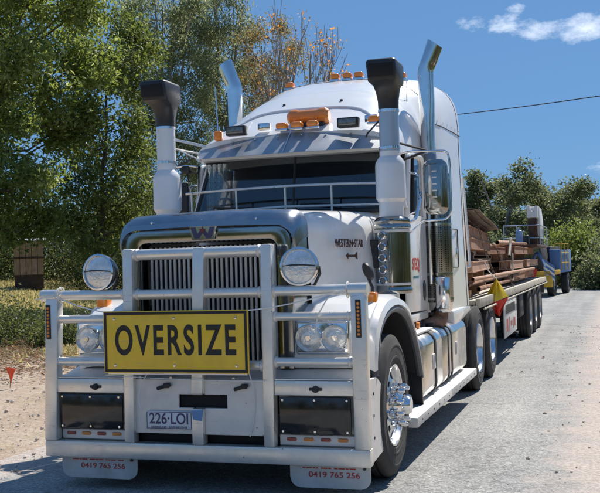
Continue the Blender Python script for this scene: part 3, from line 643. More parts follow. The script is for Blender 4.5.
mat('pebble', (.60, .52, .44), .9, 0, 0, .5, 3)
def pebbles():
    r = np.random.default_rng(9); ico = bmesh.new(); bmesh.ops.create_icosphere(ico, subdivisions=1, radius=1); ico.verts.ensure_lookup_table()
    V0 = np.array([tuple(v.co) for v in ico.verts]); F0 = np.array([[v.index for v in f.verts] for f in ico.faces]); ico.free()
    n = 6500; side = r.random(n) < .88
    Y = r.uniform(-3, 17, n); X = np.where(side, -1.7-np.abs(r.normal(0, 3.2, n)), 2.0+np.abs(r.normal(0, 1.2, n)))
    S = r.gamma(1.2, .0050, n)+.003; S = np.minimum(S, .036)*np.where(side, 1, .75)
    A = r.uniform(0, 6.28, n); c, s = np.cos(A), np.sin(A)
    J = V0[None]*(1+r.normal(0, .17, (n, len(V0), 1)))*np.stack([S, S*r.uniform(.6, 1, n), S*r.uniform(.4, .8, n)], -1)[:, None]
    V = np.stack([J[..., 0]*c[:, None]-J[..., 1]*s[:, None]+X[:, None], J[..., 0]*s[:, None]+J[..., 1]*c[:, None]+Y[:, None], J[..., 2]+(gh(X, Y)+S*.15)[:, None]], -1).reshape(-1, 3)
    F = (F0[None]+(np.arange(n)*len(V0))[:, None, None]).reshape(-1, 3)
    o = fastmesh('gravel', V, F, 'pebble', kind='stuff'); tag(o, 'loose gravel stones scattered on both dirt shoulders', 'gravel')
    # fallen leaves and bark litter on the shaded dirt
    n = 60000; X = r.normal(-10.8, 3.6, n); Y = 6+15*r.random(n)**.8; a = r.uniform(0, 6.28, n); k = r.uniform(.02, .06, n); Z = gh(X, Y)+.004+r.random(n)*.012
    dx, dy = np.cos(a)*k, np.sin(a)*k; ex, ey = -np.sin(a)*k*.3, np.cos(a)*k*.3
    V = np.stack([np.stack([X-dx, Y-dy, Z], -1), np.stack([X+ex, Y+ey, Z+k*.35], -1), np.stack([X+dx, Y+dy, Z], -1), np.stack([X-ex, Y-ey, Z+k*.2], -1)], 1).reshape(-1, 3)
    o = fastmesh('leaf_litter', V, np.arange(4*n).reshape(-1, 4), 'litter_leaf', kind='stuff'); tag(o, 'fallen dry leaves littering the dirt below the leafy tree', 'leaf litter')
pebbles()
# ------------------------------------------------------------------ board shed under the trees
def shed():
    x, y = at(29, 265, 40); z = float(gh(x, y)); r = thing('shed', 'small brown board shed glimpsed under the leafy tree at the left', 'shed', (x, y, z))
    yaw = math.atan2(y-CAM.y, x-CAM.x)-math.pi/2
    bm = NB(); box(bm, -.37, .37, .03, .75, .05, 1.80); fin(bm, 'wall', 'rust_dark', r, loc=(x, y, z))
    for k in range(5):
        bm = NB(); x0 = -.38+k*.152; box(bm, x0, x0+.142, 0, .028, 1.28+.004*(k % 2), 1.86, .003, 1); fin(bm, 'board', 'wood_board', r, loc=(x, y, z))
    for k in range(5):
        bm = NB(); x0 = -.38+k*.152; box(bm, x0, x0+.142, .004, .030, .60, 1.22, .003, 1); fin(bm, 'board', 'rust_pale' if k % 2 else 'wood_board', r, loc=(x, y, z))
    bm = NB(); box(bm, -.40, .40, -.02, .026, 1.22, 1.275, .003, 1); fin(bm, 'rail', 'rust_dark', r, loc=(x, y, z))
    bm = NB(); prism(bm, [(-.06, 1.87), (.82, 1.99), (.82, 2.02), (-.06, 1.90)], 'x', -.45, .45); fin(bm, 'roof', 'shed_roof', r, loc=(x, y, z))
    r.rotation_euler.z = yaw; r.scale = (1.5, 1.5, 1.05)
shed()
def survey_flag():
    bm = NB(); x, y = -6.6, 7.6
    p = CAM + (RM @ Vector((10-300, -(383-246.5), -962)).normalized())*1; 
    # ground point under pixel (10,384)
    dd = RM @ Vector((10-300, -(384-246.5), -962)); s = (0-CAM.z)/dd.z; q = CAM+dd*s; q.z = float(gh(q.x, q.y))
    r = thing('marker_flag', 'small orange red triangular marker flag stuck in the dirt at the left', 'flag', tuple(q))
    tube(bm, [q, q+Vector((.02, 0, .30))], .006, 6); fin(bm, 'stake', 'stake_wood', r)
    bm = NB(); a = q+Vector((.02, 0, .30)); n = 5
    rows = [[a+Vector((-.09+.17*t, .012*math.sin(t*7), -.02*t)) , a+Vector((-.09+.17*t+(.085-.17*t)*.55, .015*math.cos(t*5), -.12)), a+Vector((.0, .0, -.24+.01*t))] for t in [k/n for k in range(n+1)]]
    solid_sheet(bm, rows, .003); fin(bm, 'cloth', 'flag_orange', r)
survey_flag()
# ================================================================== PRIME MOVER
TR = thing('prime_mover', 'white bonneted prime mover with alloy bull bar and tall intake pipes on the road', 'truck', (0, 3, 0))
def P(name, bm, m, parent=None, label=None, loc=None, sharp=34): return fin(bm, name, m, parent or TR, label, loc, None, sharp)
# ---- bull bar
def bull_bar():
    bm = NB()
    bar = P('bull_bar', box(bm, -1.235, 1.235, .0, .09, .228, .345, .008), 'bar_alloy')   # bottom channel
    def post(x0, x1, z0, z1, y0=-.012, y1=.075, lean=0):
        bm = NB(); prism(bm, [(x0, z0), (x1, z0), (x1+lean, z1), (x0+lean, z1)], 'y', y0, y1, .014, 2); return P('post', bm, 'bar_alloy', bar)
    post(-1.235, -1.13, .345, 1.40, lean=.035); post(1.13, 1.235, .345, 1.40, lean=-.0)
    post(-.575, -.495, .345, 1.735, lean=.02); post(.49, .57, .345, 1.735, lean=.012)
    post(-.045, .045, .345, .60); post(-.045, .045, .695, 1.73, lean=.04)
    def tb(x0, x1, z, r=.034, y=.035):
        bm = NB(); tube(bm, [(x0, y, z), (x1, y, z)], r, 16); t_ = P('tube', bm, 'bar_alloy', bar)
        for xe in (x0+.014 if x0 > -.6 or x0 < -1.1 else x0, x1-.02):
            w_ = NB(); lathe(w_, [(r*.98, -.012), (r+.005, -.007), (r+.007, 0), (r+.005, .007), (r*.98, .012)], (xe+(.03 if xe < (x0+x1)/2 else -.03), y, z), 'x', 20); P('weld', w_, 'plate_alloy', t_)
    tb(-.50, .53, 1.69, .040); tb(-.50, .53, 1.405, .036); tb(-.50, .53, .90, .036)
    for s in (-1, 1):
        a, b = (-1.16, -.52) if s < 0 else (.54, 1.16)
        tb(a, b, 1.41, .036); tb(a, b, 1.235, .030); tb(a, b, .925, .032)
        bm = NB(); tube(bm, [(s*1.115, .03, 1.41), (s*1.245, .03, 1.41)], .046, 18); P('tube_cap', bm, 'bar_alloy', bar)
        # upper flange, panel surround and gussets of the outer bay
        x0, x1 = sorted((s*.575, s*1.13))
        bm = NB(); box(bm, x0, x1, .0, .06, .70, .80, .006); box(bm, x0, x1, .012, .30, .802, .812, .003, 1)
        P('upper_flange', bm, 'bar_alloy', bar)
        bm = NB(); box(bm, x0, x1, .10, .115, .34, .70); P('back_plate', bm, 'plate_alloy', bar)
        pn = NB(); xa, xb = (.60, 1.105) if s > 0 else (-1.115, -.60)
        box(pn, xa, xb, .018, .04, .435, .688, .008); pan = P('cover_panel', pn, 'black_gloss', bar)
        for sx in (xa+.025, (xa+xb)/2, xb-.025):
            for sz in (.455, .668):
                b2 = NB(); lathe(b2, [(0, -.006), (.008, -.006), (.010, 0), (.010, .004)], (sx, .016, sz), 'y', 8); P('screw', b2, 'chrome', pan)
        b2 = NB(); box(b2, x0+.01, x1-.01, .06, .075, .355, .425, .004); strip = P('lamp_strip', b2, 'plate_alloy', bar)
        for k in range(4):
            cxx = xa+.07+k*(xb-xa-.14)/3; b2 = NB(); box(b2, cxx-.036, cxx+.036, .048, .066, .383, .408, .009); P('marker_lamp', b2, ('red_lens', 'amber_dark')[k % 2], strip)
        # amber led strip let into the outer post
        xl = s*1.185+(.012 if s < 0 else 0)
        b2 = NB(); box(b2, xl-.020+(.02 if s < 0 else 0)*0, xl+.018, -.020, -.006, 1.09, 1.345, .007); led = P('led_housing', b2, 'black_plastic', bar)
        for k in range(9):
            b2 = NB(); lathe(b2, [(0, -.008), (.008, -.006), (.011, 0)], (xl, -.019, 1.115+k*.0255), 'y', 8); P('led', b2, 'amber_dark' if k % 2 else 'amber_lens', led)
        # side wing returning to the wheel
        b2 = NB(); prism(b2, [(.03, .228), (.40, .26), (.46, .35), (.40, .74), (.28, .80), (.03, .81)], 'x', *(sorted((s*1.205, s*1.228))), .006, 1); P('side_wing', b2, 'plate_alloy', bar)
        for zz in (.40, .55, .70):
            b2 = NB(); lathe(b2, [(0, .006), (.010, .004), (.012, 0)], (s*1.228, .16, zz), 'x', 8) if s > 0 else lathe(b2, [(0, -.006), (.010, -.004), (.012, 0)], (-1.228, .16, zz), 'x', 8)
            P('bolt', b2, 'dark_chassis', bar)
        # latch on the flange
        b2 = NB(); lx = .87 if s > 0 else -.80
        box(b2, lx-.045, lx+.045, -.012, .0, .735, .755, .004); lathe(b2, [(0, -.03), (.02, -.028), (.024, -.01), (.024, 0)], (lx, .0, .745), 'y', 12); P('latch', b2, 'dark_chassis', bar)
    # centre plates with the slot between them
    for s in (-1, 1):
        x0, x1 = sorted((s*.045, s*.495)); xi0, xi1 = (x0, -.155) if s < 0 else (.215, x1)
        bm = NB(); xe, xn = (x1, xi1) if s < 0 else (x0, xi0); xf = x0 if s < 0 else x1; prism(bm, [(xf, .415), (xe, .415), (xe, .60), (xn, .60), (xn, .695), (xe, .695), (xe, .80), (xf, .80)], 'y', .025, .05, .003, 1)
        P('centre_plate', bm, 'plate_alloy', bar)
        bm = NB(); box(bm, x0, x1, .10, .11, .345, .415); P('opening_back', bm, 'black_void', bar)
        b2 = NB(); lx = -.26 if s < 0 else .33
        tube(b2, [(lx-.05, .01, .735), (lx+.0, -.004, .75), (lx+.05, .01, .765)], .013, 8); box(b2, lx+.0, lx+.04, -.006, .02, .74, .775, .005); P('latch', b2, 'dark_chassis', bar)
    bm = NB(); box(bm, -.155, .215, .06, .075, .60, .695); P('slot_back', bm, 'black_void', bar)
    bm = NB()
    bm.free()
    for k in range(-2, 3): bm = NB(); tube(bm, [(k*.24+.02, .04, .805), (k*.24+.02, .20, .83)], .012, 6); P('stay', bm, 'bar_alloy', bar)
    bm = NB(); prism(bm, [(.05, .806), (.34, .87), (.34, .855), (.05, .79)], 'x', -1.12, 1.12, .003, 1); P('ledge', bm, 'plate_alloy', bar)
    # mud flaps hanging below
    for s in (-1, 1):
        x0, x1 = (.66, 1.225) if s > 0 else (-1.115, -.50); z0 = .075
        rr = .07; poly = [(x0, .23), (x0, z0+rr)] + [(x0+rr-rr*math.cos(t), z0+rr-rr*math.sin(t)) for t in (R_(30), R_(60), R_(90))] + [(x1-rr+rr*math.sin(t), z0+rr-rr*math.cos(t)) for t in (0, R_(30), R_(60), R_(90))] + [(x1, .23)]
        bm = NB(); prism(bm, poly, 'y', .035, .045); fl = P('mud_flap', bm, 'flap_white', bar)
        text('lettering', '0419 765 256', .052, ((x0+x1)/2+.03, .0335, .165), FRONT, 'red_ink', fl, 1.25, .0006, .0008)
        bm = NB(); r = random.Random(3+s); xx = x0+.09
        while xx < x1-.12:
            w = r.uniform(.012, .05); box(bm, xx, xx+w, .0330, .0348, .206, .214); xx += w+r.choice((.006, .006, .02))
        P('worn_print', bm, 'red_ink', fl)
        bm = NB(); tube(bm, [(x1-.04, .02, .215), (x1-.04, .05, .215)], .010, 8); P('rivet', bm, 'dark_chassis', fl)
    # blue tape under the slot
    bm = NB(); prism(bm, [(-.04, .588), (.05, .592), (.035, .515), (-.03, .525)], 'y', -.0165, -.0135); P('blue_tape', bm, 'tape_blue', bar)
    return bar
BAR = bull_bar()
# number plate
def number_plate():
    x0, x1, z0, z1 = -.405, -.045, .447, .578; cx = (x0+x1)/2
    bm = NB(); box(bm, x0, x1, .005, .012, z0, z1, .003); pl = P('number_plate', bm, 'plate_white', TR)
    for (a, b, c, d) in ((x0+.006, x1-.006, z1-.010, z1-.006), (x0+.006, x1-.006, z0+.006, z0+.010), (x0+.006, x0+.010, z0+.0102, z1-.0102), (x1-.010, x1-.006, z0+.0102, z1-.0102)):
        bm = NB(); box(bm, a, b, .0030, .0052, c, d); P('border', bm, 'plate_ink', pl)
    text('registration', '226\u00b7LOI', .108, (cx, .0045, .521), FRONT, 'plate_ink', pl, .86, .0016, .001)
    text('state_motto', 'QUEENSLAND \u2022 SUNSHINE STATE', .019, (cx, .0045, .464), FRONT, 'plate_ink', pl, .98, .0003, .001)
number_plate()
# ---- nose shell, grille, emblem
def nose():
    W = .625
    def ringf(y, w, zt, zb, r, inset=0):
        pts = []
        for k in range(9): a = math.pi/2*k/8; pts.append((-(w-r)-r*math.cos(a), y, zt-r+r*math.sin(a)))
        for k in range(9): a = math.pi/2*(1-k/8); pts.append(((w-r)+r*math.cos(a), y, zt-r+r*math.sin(a)))
        return [Vector((-w, y, zb))]+[Vector(p) for p in pts]+[Vector((w, y, zb))]
    # chrome surround: outer skin, front lip and return into the opening
    bm = NB(); rings = [ringf(.62, .70, 1.90, .86, .12), ringf(.40, .675, 1.885, .86, .115), ringf(.28, .655, 1.868, .86, .11), ringf(.232, .652, 1.866, .86, .107), ringf(.223, .647, 1.862, .86, .104), ringf(.222, .640, 1.856, .86, .10), ringf(.222, .552, 1.782, .86, .065), ringf(.2235, .546, 1.777, .86, .062), ringf(.245, .542, 1.773, .86, .06), ringf(.36, .538, 1.768, .86, .055)]
    loft(bm, rings, close=False, caps=False); sur = P('grille_surround', bm, 'cleaner_steel', TR)
    bm = NB(); box(bm, -.52, .52, .372, .39, .82, 1.75); P('radiator', bm, 'black_void', TR)
    n = 27; first = None
    bm = NB(); box(bm, -.0085, .0085, -.010, .012, -.45, .46, .003, 1)
    me = None; gr = P('grille', NB().__class__() if False else box(NB(), -.515, .515, .352, .364, .83, .86, .002, 1), 'chrome', TR)
    b0 = fin(bm, 'grille_bar', 'plate_alloy', gr, None, (-.49, .335, 1.285))
    for k in range(1, n): again(b0, gr, (-.49+.98*k/(n-1), .335, 1.285))
    # stone guard on top: smoked steel visor curling over the nose
    bm = NB(); rows = []
    for (y, w, zt, drop) in ((.200, .672, 1.872, .0), (.206, .688, 1.91, .0), (.25, .698, 1.955, .0), (.34, .705, 1.985, 0), (.44, .708, 1.995, 0)):
        r = .12; row = [Vector((-w, y+.02, zt-r-.09))]
        for k in range(9): a = math.pi/2*k/8; row.append(Vector((-(w-r)-r*math.cos(a), y, zt-r+r*math.sin(a))))
        for k in range(1, 10): t = k/10; row.append(Vector((-(w-r)+2*(w-r)*t, y-.012*math.sin(math.pi*t), zt+.012*math.sin(math.pi*t))))
        for k in range(9): a = math.pi/2*(1-k/8); row.append(Vector(((w-r)+r*math.cos(a), y, zt-r+r*math.sin(a))))
        row.append(Vector((w, y+.02, zt-r-.09))); rows.append(row)
    solid_sheet(bm, rows, .006); gd = P('stone_guard', bm, 'smoked_steel', TR)
    for sx in (-.42, -.02, .40):
        b2 = NB(); lathe(b2, [(0, -.006), (.008, -.004), (.010, 0)], (sx, .205, 1.925), 'y', 8); P('screw', b2, 'chrome', gd)
    # emblem: chrome shield, dark W and small red star
    bm = NB(); zc = 1.838; ex = -.01; prism(bm, [(ex-.108, zc+.050), (ex+.108, zc+.050), (ex+.086, zc-.050), (ex-.086, zc-.050)], 'y', .196, .214, .004, 1); em = P('emblem', bm, 'chrome', TR)
    w = [(-.118, .050), (-.072, .050), (-.050, -.012), (-.022, .028), (.022, .028), (.050, -.012), (.072, .050), (.118, .050), (.082, -.052), (.036, -.052), (0, -.004), (-.036, -.052), (-.082, -.052)]
    bm = NB(); prism(bm, [(ex+a*.80, zc+b*.80) for a, b in w], 'y', .1935, .1958); P('emblem_letter', bm, 'plate_ink', em)
    st = [(ex+(.030 if k % 2 == 0 else .012)*math.sin(k*math.pi/5), zc+.018+(.030 if k % 2 == 0 else .012)*math.cos(k*math.pi/5)) for k in range(10)]
    bm = NB(); prism(bm, st, 'y', .1905, .1932); P('emblem_star', bm, 'badge_red', em)
nose()
# ---- hood and fenders
def spl(pts, n=4):
    P_ = [pts[0]]+list(pts)+[pts[-1]]; out = []
    for i in range(1, len(P_)-2):
        for k in range(n):
            t = k/n; out.append(tuple(.5*((2*P_[i][j])+(-P_[i-1][j]+P_[i+1][j])*t+(2*P_[i-1][j]-5*P_[i][j]+4*P_[i+1][j]-P_[i+2][j])*t*t+(-P_[i-1][j]+3*P_[i][j]-3*P_[i+1][j]+P_[i+2][j])*t**3) for j in range(2)))
    out.append(tuple(pts[-1])); return out
def hood():
    rings = []
    for (y, w, zt, r, wl, zb) in ((.50, .69, 1.975, .16, .715, .95), (.62, .715, 1.985, .17, .75, .95), (.9, .76, 2.0, .18, .81, .95), (1.3, .815, 2.015, .19, .88, .95), (1.8, .875, 2.03, .20, .95, .95), (2.18, .91, 2.04, .20, .985, .95)):
        row = [Vector((-wl, y, zb)), Vector((-(wl*.6+w*.4), y, 1.45))]
        for k in range(9): a = math.pi/2*k/8; row.append(Vector((-(w-r)-r*math.cos(a), y, zt-r+r*math.sin(a))))
        row.append(Vector((0, y, zt+.03)))
        for k in range(9): a = math.pi/2*(1-k/8); row.append(Vector(((w-r)+r*math.cos(a), y, zt-r+r*math.sin(a))))
        row += [Vector((wl*.6+w*.4, y, 1.45)), Vector((wl, y, zb))]; rows = row; rings.append(row)
    bm = NB(); loft(bm, rings, close=False, caps=False)
    bmesh.ops.recalc_face_normals(bm, faces=bm.faces)
    hd = P('hood', bm, 'white_paint', TR)
    # badge text on the right flank, following the flank's plane
    ang = math.atan2(.45, .09)
    t = text('badge_lettering', 'WESTERN\u2022STAR', .085, (.848, 1.08, 1.74), (R_(90), 0, R_(82)), 'badge_dark', hd, .92, .0015, .002)
    bm = NB(); poly = [(-.10, 0), (-.055, .022), (-.055, .008), (.085, .008), (.13, .030), (.13, -.030), (.085, -.012), (-.055, -.012), (-.055, -.026)]
    prism(bm, poly, 'y', -.003, .003); b = P('badge_arrow', bm, 'badge_dark', hd, loc=(.852, 1.10, 1.645)); b.rotation_euler = (0, 0, R_(82))
    # cowl strip below the glass
    bm = NB(); box(bm, -.96, .96, 2.185, 2.32, 2.035, 2.075, .01); P('cowl', bm, 'black_plastic', TR)
    for s in (-1, 1):
        out = [(.26, .865), (.27, 1.05), (.36, 1.19), (.55, 1.285), (.80, 1.325), (1.10, 1.315), (1.38, 1.245), (1.62, 1.10), (1.82, .88), (1.97, .62)]; out = spl(out, 4)
        inn = [(1.90, .60), (1.76, .84), (1.57, 1.03), (1.35, 1.16), (1.09, 1.22), (.80, 1.225), (.52, 1.16), (.34, 1.02), (.29, .865)]; inn = spl(inn[:1]+inn[1:], 4); inn = inn + [inn[-1]]*max(0, len(out)-len(inn))
        def tp(x, y, s=s): return x if x < 1 or s > 0 else x-.155*(1-float(smoothstep(.28, .95, y)))
        bm = NB(); rws = []
        for (x, sc) in ((.62, 0), (1.10, 0), (1.17, -.006), (1.215, -.028)):
            rws.append([Vector((s*tp(x, a), a, b+sc)) for a, b in out])
        rws.append([Vector((s*tp(1.225, a), a*.5+c*.5, b*.5+d*.5-.02)) for (a, b), (c, d) in zip(out, [inn[::-1][round(i*(len(inn)-1)/(len(out)-1))] for i in range(len(out))])])
        b2 = bmesh.new(); vr = [[b2.verts.new(p) for p in r] for r in rws]
        for a, c in zip(vr, vr[1:]):
            for k in range(len(a)-1): b2.faces.new((a[k], a[k+1], c[k+1], c[k]))
        bmesh.ops.recalc_face_normals(b2, faces=b2.faces); bmesh.ops.solidify(b2, geom=list(b2.faces), thickness=-.02 if s < 0 else -.02)
        merge(bm, b2)
        fe = P('fender', bm, 'white_paint', TR, sharp=50)
        # rubber lip following the arch
        bm = NB(); lip = []
        pts = [(.292, .80), (.30, .88), (.345, 1.03), (.525, 1.165), (.80, 1.228), (1.09, 1.222), (1.35, 1.160), (1.57, 1.03), (1.76, .84), (1.91, .60)]; pts = spl(pts, 4)
        tube(bm, [(s*tp(1.215, a), a, b) for a, b in pts], .028, 8); P('arch_lip', bm, 'arch_rubber', fe)
        # inner guard, black
        bm = NB(); rws = [[Vector((s*tp(x, a), a, b)) for a, b in pts] for x in (.55, 1.20)]; solid_sheet(bm, rws, .008); P('inner_guard', bm, 'black_plastic', fe)
        # rear flap
        bm = NB(); rws = [[Vector((s*x, 1.90+t*.10-.05*math.sin(t*3.1), .66-t*.42)) for t in (0, .2, .4, .6, .8, 1)] for x in (.75, 1.235)]; solid_sheet(bm, rws, .02); P('mud_flap', bm, 'black_plastic', fe)
        # front nose panel that holds the lamps
        bm = NB(); x0, x1 = sorted((s*.66, s*(1.065 if s < 0 else 1.19))); prism(bm, [(.245, .87), (.235, 1.02), (.30, 1.20), (.50, 1.30), (.62, 1.30), (.62, .87)], 'x', x0, x1, .02, 2); npn = P('lamp_panel', bm, 'white_paint', fe)
        lx0, lx1 = sorted((s*.675, s*1.062))
        bm = NB(); box(bm, lx0, lx1, .190, .25, .955, 1.20, .02, 3); bz = P('headlight_bezel', bm, 'chrome', TR)
        for cx_ in (s*.775, s*.965):
            bm = NB(); lathe(bm, [(.093, 0), (.096, -.02), (.091, -.026), (.082, -.012), (.080, -.004)], (cx_, .190, 1.075), 'y', 32); hl = P('headlight', bm, 'chrome', TR)
            bm = NB(); lathe(bm, [(0, -.018), (.042, -.015), (.070, -.006), (.082, .002)], (cx_, .180, 1.075), 'y', 32); P('lens', bm, 'lamp_glass', hl)
            bm = NB(); lathe(bm, [(0, -.004), (.018, -.004), (.022, 0)], (cx_, .160, 1.075), 'y', 16); P('bulb_shield', bm, 'chrome', hl)
        bm = NB(); sxx = -1.04 if s < 0 else 1.13; box(bm, sxx-.05, sxx+.05, .52, .64, 1.235, 1.255, .006); box(bm, sxx-.046, sxx+.046, .53, .63, 1.255, 1.375, .018, 3); P('turn_signal', bm, 'amber_lens', TR)
hood()
# decal on the right fender front: thin dark wedge
# ---- spotlights
def spotlight(s):
    cx_, cy, cz = s*.77, .03, 1.575
    M = Matrix.Rotation(R_(-4*s), 4, 'Z')
    bm = NB(); lathe(bm, [(.0, .15), (.05, .145), (.10, .11), (.128, .05), (.134, .01), (.134, -.012), (.122, -.018), (.118, -.006)], (0, 0, 0), 'y', 36); sp = P('spotlight', bm, 'chrome', TR, loc=(cx_, cy, cz))
    sp.rotation_euler = (R_(-3), 0, R_(6*s))
    ORG[sp.name] = Vector((0, 0, 0))
    bm = NB(); lathe(bm, [(0, -.026), (.05, -.023), (.09, -.016), (.119, -.004)], (0, 0, 0), 'y', 36); P('cover_glass', bm, 'lamp_glass', sp)
    bm = NB(); tube(bm, [(-.115, -.019, .004), (-.04, -.03, .010), (.04, -.03, .008), (.115, -.019, .002)], [.003, .005, .005, .003], 6); P('cover_bar', bm, 'dark_chassis', sp)
    bm = NB(); tube(bm, [(-.125, .04, 0), (-.132, .05, -.05), (-.09, .06, -.13), (0, .06, -.15), (.09, .06, -.13), (.132, .05, -.05), (.125, .04, 0)], .011, 8); tube(bm, [(0, .06, -.15), (0, .03, -.17)], .024, 10); P('bracket', bm, 'black_plastic', sp)
for s in (-1, 1): spotlight(s)
# ---- cab
def sec(y):
    K = [(2.28, .95, 2.60, .21, 3.6), (2.45, .97, 2.60, .31, 3.4), (2.7, .985, 2.60, .43, 3.1), (3.0, .99, 2.60, .61, 3.0), (3.3, .985, 2.62, .735, 3.0), (3.72, .985, 2.65, .86, 3.0), (3.95, 1.055, 2.68, .90, 3.1), (4.2, 1.10, 2.70, .94, 3.3), (4.8, 1.13, 2.75, .975, 3.8), (5.22, 1.145, 2.75, .97, 4.6)]
    for a, b in zip(K, K[1:]):
        if y <= b[0]+1e-6:
            t = (y-a[0])/(b[0]-a[0]); t = max(0, t); return [p+(q-p)*t for p, q in zip(a, b)][1:]
    return list(K[-1][1:])
def ring(y, zb, wb, inset=0):
    w, zc, h, n = sec(y); w -= inset; h -= inset; pts = [Vector((-wb, y, zb))]
    m = 22
    for k in range(m+1):
        a = math.pi*k/m; c, s_ = math.cos(a), math.sin(a)
        pts.append(Vector((-w*math.copysign(abs(c)**(2/n), c), y, zc+h*abs(s_)**(2/n))))
    pts.append(Vector((wb, y, zb))); return pts
def cab():
    # roof over the cab (closed shell) and the sleeper behind it
    bm = NB(); loft(bm, [ring(y, 2.60, sec(y)[0], .0) for y in (2.28, 2.36, 2.5, 2.7, 2.9, 3.1, 3.3)], close=True, caps=True); roof = P('cab_roof', bm, 'white_paint', TR)
    ys = [3.303, 3.6, 3.72, 3.80, 3.88, 3.95, 4.2, 4.5, 4.8, 5.05, 5.18]
    rings = [ring(y, 1.05, .985 if y < 3.73 else (1.06 if y < 3.85 else 1.11+.08*(y-3.88)/1.3)) for y in ys]; rings.append(ring(5.22, 1.05, 1.185, .03))
    bm = NB(); loft(bm, rings, close=True, caps=True); sl = P('sleeper', bm, 'white_paint', TR)
    # seams of the roof moulding: fine recess lines raised as dark gasket strips
    def seam(pts, r=.006, par=roof, m='dark_chassis'):
        bm = NB(); tube(bm, pts, r, 6); P('seam', bm, m, par)
    for s in (-1, 1):
        def sx(y, z): w, zc, h, n = sec(y); return w*(1-(max(0, z-zc)/h)**n)**(1/n)
        seam([(s*(sx(y, 3.04)+.001), y, 3.04) for y in [4.0+1.17*k/14 for k in range(15)]], .0045, sl)
        for k in range(6):
            y = 4.1+.2*k; b2 = NB(); lathe(b2, [(0, s*.006), (.008, s*.004), (.010, 0)], (s*(sx(y, 3.08)+.0), y, 3.09), 'x', 8); P('rivet', b2, 'chrome', sl)
    for yy in (3.96, 5.08):
        rg = ring(yy, 1.05, 1.11+.08*(yy-3.88)/1.3); seam([v*1.0+Vector((0, 0, .0015)) if abs(v.x) < .5 else v+Vector((.001 if v.x > 0 else -.001, 0, 0)) for v in rg], .0035, sl)
    for s in (-1, 1):
        pass
    # arch moulding on the front slope of the roof
    pts = []
    for k in range(25):
        t = k/24; x = -.80+1.6*t; e = 1-abs(2*t-1)**6; y = 2.42+.42*e
        w, zc, h, n = sec(y); z = zc+h*max(0, 1-(abs(x)/w)**n)**(1/n); pts.append((x, y, z+.004))
    bm = NB(); tube(bm, pts, .013, 8); P('roof_moulding', bm, 'white_paint', roof)
    for x in (-.3, .3, .75):
        y = 3.0; w, zc, h, n = sec(y); z = zc+h*max(0, 1-(abs(x)/w)**n)**(1/n); bm = NB(); lathe(bm, [(0, .012), (.014, .008), (.016, -.01)], (x, y, z), 'z', 8); P('bolt', bm, 'dark_chassis', roof)
    # aerials on the roof corner
    # firewall and dash
    bm = NB(); box(bm, -.98, .98, 2.24, 2.30, 1.05, 2.045, .01); P('firewall', bm, 'white_paint', TR)
    bm = NB(); box(bm, -.96, .96, 2.33, 2.75, 1.85, 2.06, .03); P('dashboard', bm, 'cabin_dark', TR)
    bm = NB(); box(bm, -.96, .96, 3.275, 3.298, 1.1, 2.594); box(bm, -.93, .93, 2.42, 3.27, 2.585, 2.598); P('darkening_lining', bm, 'cabin_dark', TR)  # dark lining added to darken the cabin seen through the windscreen
    # glass: two panes, slightly raked, with rubber divider
    def wpt(x, t): # t 0 bottom..1 top
        return Vector((x*(1.055-.135*t), 2.27+.13*t+.05*(abs(x))**2, 2.075+.545*t))
    fr = NB(); tube(fr, bend([wpt(-.95, 0), wpt(-.95, 1), wpt(0, 1), wpt(.95, 1), wpt(.95, 0), wpt(0, 0), wpt(-.95, 0)], .05, 4), .020, 8); tube(fr, [wpt(0, 0), wpt(0, 1)], .014, 8); F_ = P('windscreen_frame', fr, 'black_plastic', TR)
    for a, b in ((-.94, -.008), (.008, .94)):
        bm = NB(); solid_sheet(bm, [[wpt(a+(b-a)*i/6, t) for i in range(7)] for t in (0, .25, .5, .75, 1)], .005); P('windscreen', bm, 'windscreen_glass', TR)
    for s in (-1, 1):
        # pillars
        bm = NB(); a, b = wpt(s*.955, 0), wpt(s*.955, 1)
        loft(bm, [[a+Vector((-.0*s, 0, 0)), a+Vector((s*.045, .05, 0)), a+Vector((s*.045, .13, 0)), a+Vector((0, .10, 0))], [b+Vector((0, 0, .02)), b+Vector((s*.06, .05, .02)), b+Vector((s*.06, .13, .02)), b+Vector((0, .10, .02))]]); P('pillar', bm, 'white_paint', TR)
        # door: lower panel, window frame, glass, handle
        X = s*1.055
        bm = NB(); x0, x1 = sorted((X, X-s*.05)); prism(bm, [(2.40, 1.12), (3.27, 1.10), (3.27, 2.02), (2.40, 2.02)], 'x', x0, x1, .012, 2); dr = P('door', bm, 'white_paint', TR)
        bm = NB(); tube(bm, bend([(X-s*.02, 2.42, 2.0), (X-s*.02, 2.56, 2.58), (X-s*.02, 3.24, 2.60), (X-s*.02, 3.25, 2.0)], .07, 4), .030, 8); P('window_frame', bm, 'white_paint', dr)
        bm = NB(); box(bm, *sorted((X-s*.020, X-s*.026)), 2.46, 3.23, 2.01, 2.58); g = P('window', bm, 'side_glass', dr)
        bm = NB(); tube(bm, [(X-s*.012, 2.72, 2.01), (X-s*.012, 2.78, 2.58)], .012, 6); P('quarter_bar', bm, 'black_plastic', dr)
        bm = NB(); prism(bm, [(3.02, 1.24), (3.07, 1.20), (3.12, 1.24), (3.12, 1.36), (3.07, 1.40), (3.02, 1.36)], 'x', *sorted((X+s*.001, X+s*.012)), .003, 1); P('handle', bm, 'black_plastic', dr)
        bm = NB(); box(bm, *sorted((X-s*.06, X-s*.03)), 3.272, 3.30, 1.06, 2.6); P('door_pillar', bm, 'dark_chassis', TR)
        bm = NB(); box(bm, *sorted((s*1.0, s*1.05)), 2.30, 3.29, 1.02, 1.095, .008); P('sill', bm, 'white_paint', TR)
